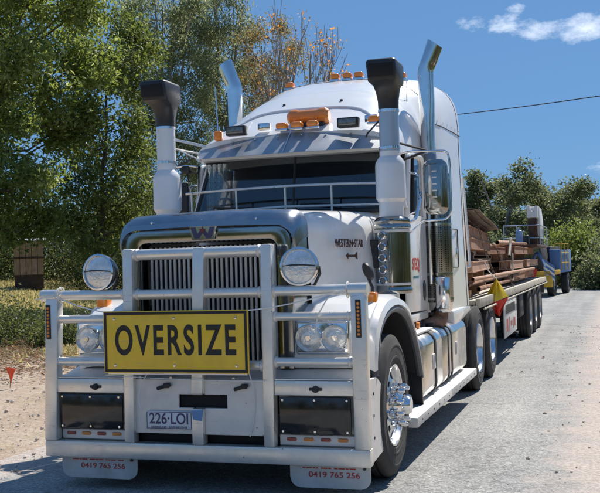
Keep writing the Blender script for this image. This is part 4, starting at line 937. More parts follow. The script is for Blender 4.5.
        bm = NB(); box(bm, *sorted((s*.90, s*1.19)), 2.2, 3.25, .84, .88, .006); box(bm, *sorted((s*.85, s*1.0)), 2.2, 3.4, .88, 1.02, .01); P('cab_step', bm, 'dark_chassis', TR)
        bm = NB(); lathe(bm, [(0, .03), (.03, .025), (.036, 0)], (s*1.06, 2.62, .99), 'x', 12) if s > 0 else lathe(bm, [(0, -.03), (.03, -.025), (.036, 0)], (-1.06, 2.62, .99), 'x', 12); P('side_lamp', bm, 'amber_lens', TR)
        # grab rail behind the sleeper
        bm = NB(); tube(bm, bend([(s*1.10, 5.21, 2.55), (s*1.15, 5.29, 2.55), (s*1.20, 5.29, 1.5), (s*1.17, 5.21, 1.5)], .05, 4), .016, 8); P('grab_rail', bm, 'pipe_white', TR)
        # locker hatch on the sleeper
        bm = NB()
        for (a, b, c, d) in ((4.25, 4.256, 1.50, 1.93), (4.70, 4.706, 1.50, 1.93), (4.256, 4.70, 1.50, 1.506), (4.256, 4.70, 1.924, 1.93)): box(bm, *sorted((s*1.146, s*1.158)), a, b, c, d)
        P('locker_seam', bm, 'dark_chassis', sl)
        bm = NB(); box(bm, *sorted((s*1.150, s*1.170)), 4.50, 4.56, 1.60, 1.72, .008); P('latch', bm, 'chrome', sl)
        # lower fairing behind the sleeper (yellow round lamps)
        bm = NB(); prism(bm, [(4.0, 1.05), (5.25, 1.05), (5.30, .98), (4.5, .90), (4.15, .84), (4.0, .86)], 'x', *sorted((s*1.02, s*1.19)), .02, 2); P('side_skirt', bm, 'white_paint', TR)
    if True:
        text('door_lettering', 'EQ', .150, (1.0565, 2.74, 1.555), SIDE, 'red_ink', TR, 1.15, .005, .0015)
        text('door_lettering', 'S', .150, (1.0565, 2.565, 1.555), SIDE, 'red_ink', TR, 1.15, .005, .0015)
        bm = NB()
        for k in range(5): box(bm, 1.056, 1.0575, 2.55+k*.055, 2.59+k*.055, 1.425, 1.45)
        P('small_print', bm, 'teal_ink', TR)
    # interior: seats, wheel, painted reflection sheet, back wall
    for sx in (-.52, .52):
        bm = NB(); box(bm, sx-.24, sx+.24, 2.95, 3.25, 1.25, 1.72, .05); box(bm, sx-.23, sx+.23, 3.08, 3.24, 1.72, 2.36, .06, 3); box(bm, sx-.13, sx+.13, 3.08, 3.20, 2.36, 2.52, .05, 3); P('seat', bm, 'seat_cloth', TR)
    bm = NB(); c = Vector((.50, 2.78, 2.03)); M = Matrix.Rotation(R_(28), 3, 'X')
    tube(bm, [c+M @ Vector((.23*math.cos(a*math.pi/12), .23*math.sin(a*math.pi/12), 0)) for a in range(25)], .014, 8, False); tube(bm, [c+M @ Vector((-.22, 0, 0)), c+M @ Vector((.22, 0, 0))], .014, 6); tube(bm, [c, (.50, 2.68, 1.9)], .03, 8); P('steering_wheel', bm, 'black_plastic', TR)
    bm = NB(); rows = []
    for i in range(20):
        t = i/19; rows.append([Vector((-.93+.22*t, 2.42+.02*math.sin(t*26), z)) for z in (2.05, 2.2, 2.35, 2.5, 2.58)])
    solid_sheet(bm, rows, .004); P('reflection_sheet', bm, 'painted_reflection', TR)  # sheet behind the glass standing in for a pale reflection
    # windscreen rail with uprights, wipers
    bm = NB(); tube(bm, [(-1.02, 2.14, 2.285), (-.5, 2.11, 2.300), (0, 2.10, 2.305), (.5, 2.11, 2.300), (1.0, 2.14, 2.285)], .012, 8); tube(bm, [(-1.02, 2.14, 2.10), (0, 2.10, 2.12), (1.0, 2.14, 2.10)], .010, 8)
    for x in (-.95, -.5, -.02, .42, .9): tube(bm, [(x, 2.12, 2.03), (x, 2.115, 2.295)], .010, 8)
    P('screen_rail', bm, 'bar_alloy', TR)
    for (x0, x1) in ((-.15, -.75), (.62, .12)):
        bm = NB(); tube(bm, [(x0, 2.23, 2.06), (x0-.02, 2.225, 2.10), (x1, 2.275, 2.14)], .007, 6); tube(bm, [(x0+(-.1 if x1 < x0 else .1), 2.265, 2.125), (x1-.05, 2.285, 2.15)], .008, 5); P('wiper', bm, 'black_plastic', TR)
    # sun visor: two folded steel leaves
    def vis(x, t): return Vector((x*(.93-.03*(1-t)), 2.285-.27*(1-t)+.10*(abs(x))**2, 2.825-.225*(1-t)-(.05*t)*abs(x)**1.8))
    for a, b in ((-1.0, -.002), (.002, 1.0)):
        bm = NB(); solid_sheet(bm, [[vis(a+(b-a)*i/8, t)+Vector((0, 0, -.01 if t == 1 else 0)) for i in range(9)] for t in (0, .03, .5, 1)], .005); vv = P('sun_visor', bm, 'visor_steel', TR)
        for i in (1, 3, 5, 7):
            p = vis(a+(b-a)*i/8, .8); b2 = NB(); lathe(b2, [(0, .006), (.008, .004), (.010, -.004)], p+Vector((0, -.004, .003)), 'z', 8); P('rivet', b2, 'chrome', vv)
    bm = NB(); tube(bm, [vis(0, 0)+Vector((0, -.006, 0)), vis(0, 1)+Vector((0, -.006, 0))], .006, 6); P('visor_seam', bm, 'chrome', TR)
    # lamps on top of the visor
    def top(x, y):
        w, zc, h, n = sec(y); return zc+h*max(0, 1-(min(abs(x), w*.999)/w)**n)**(1/n)
    for x in (-.08, .07, .22, .80):
        bm = NB(); z = 2.875; box(bm, x-.055, x+.055, 2.215, 2.30, z-.03, z+.035, .028, 4); P('visor_lamp', bm, 'amber_lens', TR)
        b2 = NB(); box(b2, x-.06, x+.06, 2.222, 2.31, z-.045, z-.022, .006); P('lamp_base', b2, 'chrome', TR)
    bm = NB(); xs_ = [-.07+.40*k/14 for k in range(15)]; tube(bm, [(x, 2.44, 2.975+.012*math.sin((k/14)*math.pi*3)*0) for k, x in enumerate(xs_)], [.055 if k in (0, 14) else (.078 if k in (1, 2, 3, 11, 12, 13) else .066) for k in range(15)], 20); P('beacon', bm, 'amber_dark', TR)
    bm = NB(); box(bm, -.03, .29, 2.38, 2.52, 2.87, 2.915, .01); P('beacon_mount', bm, 'black_plastic', TR)
    for s in (-1, 1):
        x = .57 if s > 0 else -.52
        bm = NB(); box(bm, x-.10, x+.10, 2.18, 2.27, 2.815, 2.905, .012); w_ = P('work_lamp', bm, 'black_plastic', TR)
        bm = NB(); box(bm, x-.082, x+.082, 2.165, 2.182, 2.830, 2.890, .006); P('lens', bm, 'lamp_glass_smoky', w_)
        x2 = x+.19 if s > 0 else x+.24
        bm = NB(); box(bm, x2-.06, x2+.06, 2.30, 2.36, 2.86, 2.93, .012); P('chrome_lamp', bm, 'chrome', TR)
    bm = NB(); box(bm, -.77, -.69, 2.25, 2.32, 2.79, 2.88, .02, 3); P('visor_lamp', bm, 'amber_lens', TR)
    for (x, y) in ((-.655, 4.30), (-.10+.05, 4.08), (.09, 4.08), (.22, 4.08), (.655, 4.30)):
        z = top(x, y)
        bm = NB(); box(bm, x-.055, x+.055, y-.07, y+.07, z-.03, z+.012, .006); b = P('lamp_base', bm, 'chrome', TR)
        bm = NB(); box(bm, x-.05, x+.05, y-.06, y+.06, z+.012, z+.078, .026, 4); P('roof_marker_lamp', bm, 'amber_lens', TR)
    bm = NB(); tube(bm, [(.83, 3.6, 2.95), (.84, 3.62, 3.45)], .005, 6); tube(bm, [(.83, 3.6, 3.05), (.835, 3.61, 3.18)], .009, 6); P('aerial', bm, 'dark_chassis', TR)
    bm = NB(); tube(bm, [(-.80, 2.45, 2.8), (-.84, 2.5, 3.35)], .006, 6); P('aerial', bm, 'chrome', TR)
cab()
# ---- intakes
def intake(s):
    x, y = s*1.04, 1.78
    M0 = Matrix.Identity(4)
    bm = NB(); lathe(bm, [(.0, 1.32), (.150, 1.32), (.158, 1.335), (.158, 1.36), (.150, 1.372), (.150, 1.376), (.150, 1.39), (.150, 1.84), (.150, 1.854), (.150, 1.86), (.158, 1.87), (.158, 1.89), (.150, 1.905), (.156, 1.915), (.156, 1.93), (.135, 1.955), (.115, 1.965)], (x, y, 0), 'z', 40); ac = P('air_cleaner', bm, 'cleaner_steel', TR)
    lx = x-.055*s if s > 0 else x+.03
    for k in range(5):
        z = 1.43+k*.095; a = R_(-112) if s > 0 else R_(-80); c = Vector((x+.150*math.cos(a), y+.150*math.sin(a), z))
        b2 = bmesh.new(); lathe(b2, [(.036, 0), (.040, -.012), (.034, -.020), (.027, -.016)], (0, 0, 0), 'y', 20); M = Matrix.Translation(c) @ Matrix.Rotation(a+R_(90), 4, 'Z'); bm = NB(); merge(bm, b2, M); L_ = P('marker_ring', bm, 'chrome', ac)
        b2 = bmesh.new(); lathe(b2, [(0, -.020), (.018, -.018), (.028, -.012)], (0, 0, 0), 'y', 16); bm = NB(); merge(bm, b2, M); P('lens', bm, 'lamp_glass_smoky', ac)
    # bands
    for z in (1.40, 1.845):
        bm = NB(); lathe(bm, [(.150, -.012), (.156, -.010), (.156, .010), (.150, .012)], (x, y, z), 'z', 40); P('band', bm, 'plate_alloy', ac)
    # mounting bracket toward the hood
    bm = NB(); box(bm, *sorted((s*.885, s*.925)), 1.73, 1.95, 1.33, 1.93, .01); P('bracket', bm, 'plate_alloy', TR)
    bm = NB(); lathe(bm, [(.05, 0), (.115, -.02), (.12, -.04), (.105, -.05), (.06, -.04), (0, -.04)], (s*.90, 1.72, 1.66), 'y', 28); P('intake_duct', bm, 'dark_chassis', TR)
    bm = NB(); lathe(bm, [(.0, 1.96), (.105, 1.96), (.105, 2.09), (.128, 2.12), (.128, 2.40), (.122, 2.43), (.088, 2.48), (.088, 2.52)], (x, y, 0), 'z', 36); pc = P('precleaner', bm, 'pipe_white', TR)
    bm = NB(); lathe(bm, [(.085, 2.52), (.085, 2.90), (.080, 2.90)], (x, y, 0), 'z', 32); P('intake_pipe', bm, 'pipe_grey' if s > 0 else 'pipe_white', TR)
    for z in (2.55, 2.865):
        bm = NB(); lathe(bm, [(.086, -.012), (.091, -.010), (.091, .010), (.086, .012)], (x, y, z), 'z', 32); P('clamp', bm, 'chrome', pc)
    bm = NB()
    def rr(z, hw, y0, y1, r):
        pts = []
        for (cx_, cy, a0) in ((hw-r, y1-r, 0), (-(hw-r), y1-r, 90), (-(hw-r), y0+r, 180), (hw-r, y0+r, 270)):
            for k in range(4): a = R_(a0+30*k); pts.append(Vector((x+cx_+r*math.cos(a), cy+r*math.sin(a), z)))
        return pts
    loft(bm, [rr(2.875, .088, y-.088, y+.088, .085), rr(2.95, .09, y-.09, y+.09, .085), rr(3.02, .096, y-.105, y+.098, .07), rr(3.07, .104, y-.14, y+.100, .05), rr(3.092, .122, y-.235, y+.102, .03), rr(3.24, .126, y-.275, y+.092, .025), rr(3.262, .116, y-.26, y+.08, .025)]); hd = P('ram_head', bm, 'black_plastic', TR, sharp=60)
    bm = NB()
    box(bm, x-.105, x+.105, y-.272, y-.225, 3.115, 3.225, .004)
    P('louvre', bm, 'black_void', hd)
    # stays to the cab
    bm = NB(); tube(bm, [(x-s*.05, y+.05, 2.68), (s*.94, 2.35, 2.68)], .012, 6); P('stay', bm, 'bar_alloy', TR)
    if s < 0:
        bm = NB(); tube(bm, [(x, y, 2.78), (-.80, 2.12, 2.72)], .014, 6); P('stay', bm, 'pipe_white', TR)
        bm = NB(); tube(bm, [(x, y, 2.72), (-.88, 2.2, 2.60)], .008, 6); P('stay', bm, 'pipe_white', TR)
    else:
        bm = NB(); tube(bm, [(x-.04, y+.02, 2.84), (.78, 2.08, 2.73), (.76, 2.1, 2.70)], .008, 6); P('stay', bm, 'black_plastic', TR)
        bm = NB(); tube(bm, bend([(1.16, 1.86, 1.92), (1.20, 2.0, 1.94), (1.22, 2.15, 2.15), (1.18, 2.38, 2.20)], .08, 4), .016, 8); P('grab_handle', bm, 'chrome', TR)
for s in (-1, 1): intake(s)
# ---- exhausts
def exhaust(s):
    x, y = s*1.13, 3.56
    xc = x-s*.078; path = [(xc, y, 2.62), (xc, y, 2.8), (xc, y, 3.2), (xc, y, 3.50)]
    for k in range(1, 8): t = k/7; path.append((xc+s*.040*t**1.7, y, 3.50+.13*t))
    path.append((xc+s*.105, y, 3.80))
    bm = NB(); tube(bm, path, [.066, .072, .080, .083]+[.083]*7+[.078], 36, False); tube(bm, path[3:], [.079]*8+[.074], 36, False)
    for v in bm.verts:
        if v.co.z > 3.74: v.co.z -= s*(v.co.x-xc-s*.105)*.35
    st = P('exhaust_stack', bm, 'exhaust_steel', TR, sharp=60)
    if s < 0:
        pass
    bm = NB(); lathe(bm, [(.064, 2.56), (.072, 2.57), (.072, 2.67), (.066, 2.68)], (x-s*.07, y, 0), 'z', 28); P('collar', bm, 'exhaust_tip', st)
    bm = NB(); lathe(bm, [(0, 1.06), (.10, 1.06), (.118, 1.09), (.118, 2.52), (.10, 2.56), (.0, 2.56)], (x, y, 0), 'z', 36); mf = P('muffler', bm, 'exhaust_steel', TR)
    bm = NB(); lathe(bm, [(.128, 1.16), (.132, 1.17), (.132, 2.46), (.128, 2.47)], (x, y, 0), 'z', 40); P('heat_shield', bm, 'perforated_chrome', mf)
    for z in (1.20, 1.45, 1.95, 2.42):
        bm = NB(); lathe(bm, [(.132, -.014), (.138, -.012), (.138, .012), (.132, .014)], (x, y, z), 'z', 36); P('band', bm, 'chrome', mf)
    bm = NB(); box(bm, *sorted((x-s*.02, x+s*.125)), y-.19, y-.145, 1.10, 1.42, .012); P('guard_plate', bm, 'chrome', mf)
    bm = NB(); tube(bm, bend([(x, y, 1.08), (x, y, .98), (x-s*.10, y-.25, .93), (x-s*.5, y-.35, .90)], .12, 6), .072, 18); P('exhaust_elbow', bm, 'rust_pipe', TR)
    # bright cowl panel between door and muffler
    bm = NB(); box(bm, *sorted((s*1.075, s*1.10)), 3.285, 3.36, 1.35, 2.5, .008); P('cowl_panel', bm, 'chrome', TR)
for s in (-1, 1): exhaust(s)
# ---- mirrors
def mirror(s):
    xa, xb = 1.20, 1.42; y = 2.42
    bm = NB()
    def rr(yy, ins):
        pts = []; r = .07
        for (cx_, cz, a0) in ((xb-r, 2.50-r, 0), (xa+r, 2.50-r, 90), (xa+r, 2.00+r, 180), (xb-r, 2.00+r, 270)):
            for k in range(5): a = R_(a0+22.5*k); pts.append(Vector((s*(cx_+(r-ins)*math.cos(a)), yy, cz+(r-ins)*math.sin(a))))
        return pts
    loft(bm, [rr(y-.055, .055), rr(y-.045, .03), rr(y-.02, .006), rr(y, 0), rr(y+.03, 0)]); mr = P('mirror', bm, 'cleaner_steel', TR, sharp=60)
    bm = NB()
    bm.free()
    for k in range(6): bm = NB(); tube(bm, [(s*1.290, y-.050, 2.10+k*.058), (s*1.330, y-.050, 2.10+k*.058)], .009, 6); P('embossed_rib', bm, 'plate_alloy', mr)
    bm = NB(); loft(bm, [rr(y+.031, .012), rr(y+.034, .014)]); P('mirror_glass', bm, 'chrome', mr)
    bm = NB(); tube(bm, bend([(s*1.00, 2.36, 2.56), (s*1.10, 2.38, 2.58), (s*1.25, 2.44, 2.58), (s*1.425, 2.47, 2.575), (s*1.438, 2.47, 2.45), (s*1.438, 2.47, 2.02), (s*1.39, 2.47, 1.955), (s*1.18, 2.45, 1.95), (s*1.04, 2.42, 1.82)], .05, 4), .010, 8); P('mirror_arm', bm, 'chrome', mr)
    bm = NB(); tube(bm, [(s*1.0, 2.36, 2.66), (s*1.24, 2.44, 2.585)], .010, 6); tube(bm, [(s*1.0, 2.4, 2.50), (s*1.22, 2.45, 2.58)], .012, 6); P('mirror_stay', bm, 'dark_chassis', mr)
    bm = NB(); tube(bm, bend([(s*1.06, 2.50, 2.40), (s*1.14, 2.50, 2.38), (s*1.14, 2.50, 2.05), (s*1.06, 2.50, 2.02)], .03, 3), .010, 8); P('grab_handle', bm, 'chrome', TR)
for s in (-1, 1): mirror(s)
bm = NB(); box(bm, -1.17, -1.08, 2.36, 2.44, 2.50, 2.58, .02); tube(bm, [(-1.12, 2.40, 2.52), (-1.10, 2.40, 2.42)], .01, 6); P('camera', bm, 'black_plastic', TR)
bm = NB(); box(bm, -1.20, -1.11, 2.38, 2.43, 1.98, 2.42, .018, 3); P('wide_angle_mirror', bm, 'black_plastic', TR)
# round vanity mirror on the right of the hood (dark back, stalk)
bm = NB(); lathe(bm, [(0, -.02), (.05, -.018), (.062, 0), (.055, .02), (0, .03)], (0, 0, 0), 'y', 20); v = P('hood_mirror', bm, 'black_plastic', TR, loc=(1.03, .92, 1.52)); v.rotation_euler = (0, R_(-25), 0); v.scale = (.6, 1, 1.2)
bm = NB(); tube(bm, [(1.03, .92, 1.47), (1.06, .92, 1.40), (1.06, .92, 1.33)], .012, 8); P('mirror_stalk', bm, 'black_plastic', TR)
# ---- tanks, steps, chassis
def chassis():
    for s in (-1, 1):
        def rrect(y, x0, x1, z0, z1, r, n=5):
            pts = []
            for (cx_, cz, a0) in ((x1-r, z1-r, 0), (x0+r, z1-r, 90), (x0+r, z0+r, 180), (x1-r, z0+r, 270)):
                for k in range(n+1): a = R_(a0+90*k/n); pts.append(Vector((s*(cx_+r*math.cos(a)), y, cz+r*math.sin(a))))
            return pts
        for (y0, y1, nm) in ((2.02, 3.02, 'tank'), (3.12, 4.62, 'tank')):
            bm = NB(); A = (.60, 1.225, .37, .93, .10); B_ = (.63, 1.195, .40, .90, .09)
            loft(bm, [rrect(y0, *B_), rrect(y0+.02, .61, 1.215, .38, .92, .098), rrect(y0+.035, *A), rrect(y1-.035, *A), rrect(y1-.02, .61, 1.215, .38, .92, .098), rrect(y1, *B_)]); tk = P('fuel_tank', bm, 'tank_alloy', TR)
            ym = (y0+y1)/2 if nm else 0
            bm = NB(); box(bm, *sorted((s*1.224, s*1.232)), ym-.055, ym+.055, .60, .74, .004); prism(bm, [(ym-.04, .61), (ym+.04, .61), (ym, .73)], 'x', *sorted((s*1.2325, s*1.238))); P('tank_badge', bm, 'plate_alloy', tk)
        for y in (2.42 if False else 2.62, 3.36, 3.56):
            bm = NB(); r0 = rrect(y-.03, .595, 1.232, .362, .938, .105); r1 = rrect(y+.03, .595, 1.232, .362, .938, .105); i0 = rrect(y-.03, .60, 1.2255, .37, .9305, .10); i1 = rrect(y+.03, .60, 1.2255, .37, .9305, .10)
            loft(bm, [i0, r0, r1, i1], caps=False); P('tank_strap', bm, 'dark_chassis', TR)
        bm = NB(); box(bm, *sorted((s*.75, s*1.16)), 2.05, 2.9, .935, .955, .005); P('tread_plate', bm, 'step_alloy', TR)
        for y in (3.3, 4.0): 
            bm = NB(); lathe(bm, [(.055, .93), (.055, .96), (.045, .968), (0, .97)], (s*1.05, y, 0), 'z', 20); P('filler_cap', bm, 'black_plastic', TR)
        for (y0, y1) in ((1.24, 2.98), (2.99, 4.72)):
            bm = NB(); box(bm, *sorted((s*1.10, s*1.315)), y0, y1, .285, .365, .008); sb = P('side_step', bm, 'step_alloy', TR)
            bm = NB()
            for k in range(6): yy_ = y0+.2+k*(y1-y0-.4)/5; box(bm, *sorted((s*1.3155, s*1.318)), yy_-.014, yy_+.014, .318, .330, .002, 1)
            P('step_hole', bm, 'dark_chassis', sb)  # small dark blocks painting the shaded holes along the step edge
        for y in (1.5, 2.4, 3.2, 4.4):
            bm = NB(); box(bm, *sorted((s*.42, s*1.2)), y-.03, y+.03, .25, .284); P('step_bracket', bm, 'dark_chassis', TR)
        bm = NB(); box(bm, *sorted((s*.36, s*.45)), .3, 7.9, .70, .98, .006); P('chassis_rail', bm, 'dark_chassis', TR)
        bm = NB(); prism(bm, [(.55, .62), (1.15, .62), (1.2, .56), (.5, .56)], 'x', *sorted((s*.40, s*.5)), .01, 1); P('leaf_spring', bm, 'dark_chassis', TR)
        bm = NB(); box(bm, *sorted((s*.55, s*1.0)), 4.80, 5.05, .60, .95, .03); P('air_tank', bm, 'black_plastic', TR)
    bm = NB(); tube(bm, [(-1.0, .83, .50), (1.0, .83, .50)], .06, 12); P('front_axle', bm, 'dark_chassis', TR)
    bm = NB(); box(bm, -.35, .35, .7, 2.1, .55, 1.2, .05); P('engine', bm, 'dark_chassis', TR)
    bm = NB(); box(bm, -.50, .50, .395, .5, .55, 1.7); P('radiator_core', bm, 'dark_chassis', TR)
    bm = NB(); box(bm, -.95, .95, .14, .40, .30, .345, .01); box(bm, -.6, .6, .2, .5, .20, .30, .02); P('under_guard', bm, 'dark_chassis', TR)
    bm = NB(); box(bm, -.35, .35, 2.3, 4.6, .45, .8, .05); P('gearbox', bm, 'dark_chassis', TR)
    for y in (5.62, 6.97):
        bm = NB(); tube(bm, [(-1.0, y, .52), (1.0, y, .52)], .07, 12); lathe(bm, [(0, -.22), (.15, -.18), (.2, 0), (.15, .18), (0, .22)], (0, y, .52), 'y', 20); P('drive_axle', bm, 'dark_chassis', TR)
    bm = NB(); lathe(bm, [(0, 0), (.46, 0), (.46, .05), (0, .06)], (0, 6.4, .99), 'z', 28); P('turntable', bm, 'dark_chassis', TR)
    # yellow coupling cover and tail lamps seen behind the sleeper
    bm = NB(); lathe(bm, [(0, .05), (.06, .045), (.085, .0), (.085, -.05)], (1.10, 5.36, 1.13), 'x', 20); P('air_coupling', bm, 'machine_yellow', TR)
    bm = NB(); lathe(bm, [(0, .03), (.07, .025), (.09, .0), (.09, -.05)], (1.17, 3.86, 1.14), 'x', 20); P('air_coupling', bm, 'machine_yellow', TR)
    for (a, b) in (((.5, 5.25, 1.9), (.55, 6.1, 1.25)), ((.6, 5.25, 1.85), (.7, 6.15, 1.2)), ((.95, 5.25, 1.5), (1.0, 6.1, 1.15))):
        a = Vector(a); b = Vector(b); m_ = (a+b)/2-Vector((0, 0, .35)); bm = NB(); tube(bm, [a*(1-t)**2+m_*2*t*(1-t)+b*t*t for t in [k/12 for k in range(13)]], .014, 6); P('air_hose', bm, 'black_plastic', TR)
chassis()
# ---- wheels
def tyre_mesh(bm, r, w, rim, flat=True):
    h = w/2; prof = [(rim, -h*.80), (rim+.03, -h*.97), (rim+.05, -h*.985), (rim+.053, -h*1.01), (rim+.062, -h*1.01), (rim+.065, -h*.99), (r-.12, -h*1.0), (r-.04, -h*.93), (r-.012, -h*.82), (r, -h*.7)]
    for g_ in (-.42, 0, .42): prof += [(r, h*(g_-.09)), (r-.014, h*(g_-.07)), (r-.014, h*(g_+.07)), (r, h*(g_+.09))]
    prof += [(r, h*.7), (r-.012, h*.82), (r-.04, h*.93), (r-.075, h*1.0), (r-.078, h*1.02), (r-.088, h*1.02), (r-.09, h*1.0), (r-.12, h*1.0), (rim+.075, h*.995), (rim+.072, h*1.015), (rim+.06, h*1.015), (rim+.055, h*.985), (rim+.03, h*.97), (rim, h*.80)]
    lathe(bm, prof, (0, 0, 0), 'x', 56); return bm
def rim_with_holes(R0, prof_in, holes, seg=60):
    """disc of the wheel with real hand holes: polar grid with gaps, thickened"""
    b = bmesh.new(); rows = []
    for (r, h) in prof_in: rows.append([b.verts.new((h, r*math.cos(2*math.pi*k/seg), r*math.sin(2*math.pi*k/seg))) for k in range(seg)])
    per = seg//holes[0]
    for j in range(len(rows)-1):
        for k in range(seg):
            if j in holes[1] and (k % per) in holes[2]: continue
            b.faces.new((rows[j][k], rows[j][(k+1) % seg], rows[j+1][(k+1) % seg], rows[j+1][k]))
    bmesh.ops.recalc_face_normals(b, faces=b.faces); bmesh.ops.solidify(b, geom=list(b.faces), thickness=.012)
    return b
def steer_wheel():
    root = None; loc = (1.09, .83, .525)
    bm = NB(); tyre_mesh(bm, .525, .30, .29); w = P('wheel', bm, 'tyre_rubber', TR, loc=loc); ORG[w.name] = Vector((0, 0, 0))
    bm = NB(); lathe(bm, [(.292, -.11), (.292, .105), (.305, .128), (.300, .140), (.285, .138), (.272, .115), (.268, .08)], (0, 0, 0), 'x', 56)
    merge(bm, rim_with_holes(0, [(.268, .085), (.255, .098), (.243, .104), (.215, .112), (.190, .122), (.175, .128), (.14, .132), (.10, .132)], (10, (2, 3), (1, 2, 3)), 60)); P('rim', bm, 'alloy_rim', w)
    bm = NB(); lathe(bm, [(.285, -.02), (0, -.02)], (0, 0, 0), 'x', 30); P('brake_drum', bm, 'black_void', w)
    bm = NB(); lathe(bm, [(.105, .13), (.105, .165), (.095, .185), (.07, .20), (.068, .24), (.055, .262), (0, .268)], (0, 0, 0), 'x', 32); P('hub_cap', bm, 'chrome', w)
    b0 = None
    for k in range(10):
        a = 2*math.pi*(k+.5)/10
        if b0 is None:
            bm = NB(); lathe(bm, [(.024, 0), (.024, .02), (.018, .026), (.018, .085), (.013, .10), (0, .104)], (0, 0, 0), 'x', 14); b0 = P('wheel_nut', bm, 'chrome', w, loc=(.132, .142*math.cos(a), .142*math.sin(a)))
        else: again(b0, w, (.132, .142*math.cos(a), .142*math.sin(a)))
    def side_copy(src, loc, rz, label=None):
        c = src.copy(); COL.objects.link(c); c.parent = TR; c.location = Vector(loc)-ORG[TR.name]; c.rotation_euler = (0, 0, rz)
        for ch in list(src.children): d = ch.copy(); COL.objects.link(d); d.parent = c
        return c
    side_copy(w, (-1.09, .83, .525), math.pi)
    return side_copy
side_copy = steer_wheel()
def dual_wheel(parent, loc, rimmat, copyto=(), r=.51):
    bm = NB(); tyre_mesh(bm, r, .27, .285)
    b2 = bmesh.new(); tyre_mesh(b2, r, .27, .285); merge(bm, b2, Matrix.Translation((-.31, 0, 0)))
    w = fin(bm, 'wheel', 'tyre_rubber', parent, None, loc); ORG[w.name] = Vector((0, 0, 0))
    bm = NB(); lathe(bm, [(.287, -.11), (.287, .105), (.300, .125), (.292, .134), (.278, .125), (.27, .09), (.262, .02), (.255, -.04)], (0, 0, 0), 'x', 48)
    merge(bm, rim_with_holes(0, [(.257, -.02), (.245, -.045), (.232, -.058), (.205, -.065), (.182, -.066), (.165, -.066), (.12, -.066)], (10, (2, 3), (1, 2, 3)), 60)); fin(bm, 'rim', rimmat, w)
    bm = NB(); lathe(bm, [(.27, -.09), (0, -.09)], (0, 0, 0), 'x', 24); fin(bm, 'brake_drum', 'black_void', w)
    bm = NB(); lathe(bm, [(.125, -.066), (.12, .02), (.10, .06), (.085, .08), (0, .085)], (0, 0, 0), 'x', 28); fin(bm, 'hub_cap', rimmat, w)
    for q in copyto:
        c = w.copy(); COL.objects.link(c); c.parent = parent; c.location = Vector(q[0])-ORG[parent.name]; c.rotation_euler = (0, 0, q[1])
        for ch in list(w.children): d = ch.copy(); COL.objects.link(d); d.parent = c
    return w
dual_wheel(TR, (1.11, 5.62, .51), 'alloy_rim', [((1.11, 6.97, .51), 0), ((-1.11, 5.62, .51), math.pi), ((-1.11, 6.97, .51), math.pi)])
# ================================================================== OVERSIZE SIGN AND CORDS
def oversize():
    r = thing('oversize_sign', 'yellow OVERSIZE warning sign tied across the front of the bull bar', 'sign', (-.13, -.05, .85))
    ang = R_(0.0); x0, x1, z0, z1 = -.69, .42, .852, 1.292
    bm = NB(); box(bm, x0, x1, -.066, -.050, z0, z1, .006, 2); p = fin(bm, 'panel', 'sign_yellow', r)
    for nm, (a, b, c, d) in {'t': (x0+.008, x1-.008, z1-.027, z1-.008), 'b': (x0+.008, x1-.008, z0+.008, z0+.027), 'l': (x0+.008, x0+.027, z0+.0272, z1-.0272), 'r': (x1-.027, x1-.008, z0+.0272, z1-.0272)}.items():
        bm = NB(); box(bm, a, b, -.0685, -.0662, c, d); fin(bm, 'border', 'sign_black', r)
    text('lettering', 'OVERSIZE', .290, ((x0+x1)/2+.0, -.0665, (z0+z1)/2+.002), FRONT, 'sign_black', r, .615, .0070, .0012, space=1.24)
    for bx in (-.60, -.135, .33):
        for bz in (z0+.055, z1-.055):
            b2 = NB(); lathe(b2, [(0, -.006), (.009, -.005), (.012, 0)], (bx, -.0665, bz), 'y', 10); fin(b2, 'bolt', 'chrome', r)
    bm = NB(); box(bm, x0+.02, x1-.02, -.0495, -.038, z0-.012, z0+.02, .003); fin(bm, 'back_rail', 'bar_alloy', r)
oversize()
def cord(pts, lab, r=.0045, sag=0):
    bm = NB(); tube(bm, pts, r, 6); o = fin(bm, 'cord', 'cord_white'); tag(o, lab, 'cord', 'white tie cords on the bull bar')
def sagline(a, b, sag, n=14):
    a, b = Vector(a), Vector(b); return [a.lerp(b, t)+Vector((0, 0, -4*sag*t*(1-t))) for t in [k/n for k in range(n+1)]]
def ringpts(x, z, r, y=.035): return [(x, y-r*math.cos(a*math.pi/8), z+r*math.sin(a*math.pi/8)) for a in range(17)]
cord(ringpts(-1.105, 1.41, .052)+sagline((-1.105, -.018, 1.40), (-.69, -.045, 1.285), .012), 'white cord tying the top left corner of the OVERSIZE sign to the left post')
cord(sagline((.42, -.05, 1.285), (1.10, -.022, 1.415), .018)+ringpts(1.105, 1.41, .052), 'white cord tying the top right corner of the OVERSIZE sign to the right post')
cord([(1.10, -.02, 1.40), (.98, -.02, 1.36), (.90, -.01, 1.24), (.885, -.01, 1.12), (.93, -.005, 1.03)], 'loose white cord end dangling in front of the right headlights')
cord([(-.36, -.02, .86), (-.42, -.018, .78), (-.45, -.016, .68), (-.43, -.016, .58)], 'short white cord hanging over the plate left of the number plate', .004)
cord([(.40, -.02, .86), (.42, -.0, .76), (.425, .015, .62), (.41, .015, .50), (.38, .018, .41)], 'thin white cord hanging down the plate right of the slot', .004)
cord(sagline((-.69, -.05, .835), (.52, -.03, .80), .01), 'thin white cord strung level below the OVERSIZE sign', .003)
cord(ringpts(-1.09, 1.415, .056)+[(-1.12, -.03, 1.40), (-1.20, -.035, 1.395), (-1.27, -.03, 1.385)], 'white cord knotted round the left end of the top tube')
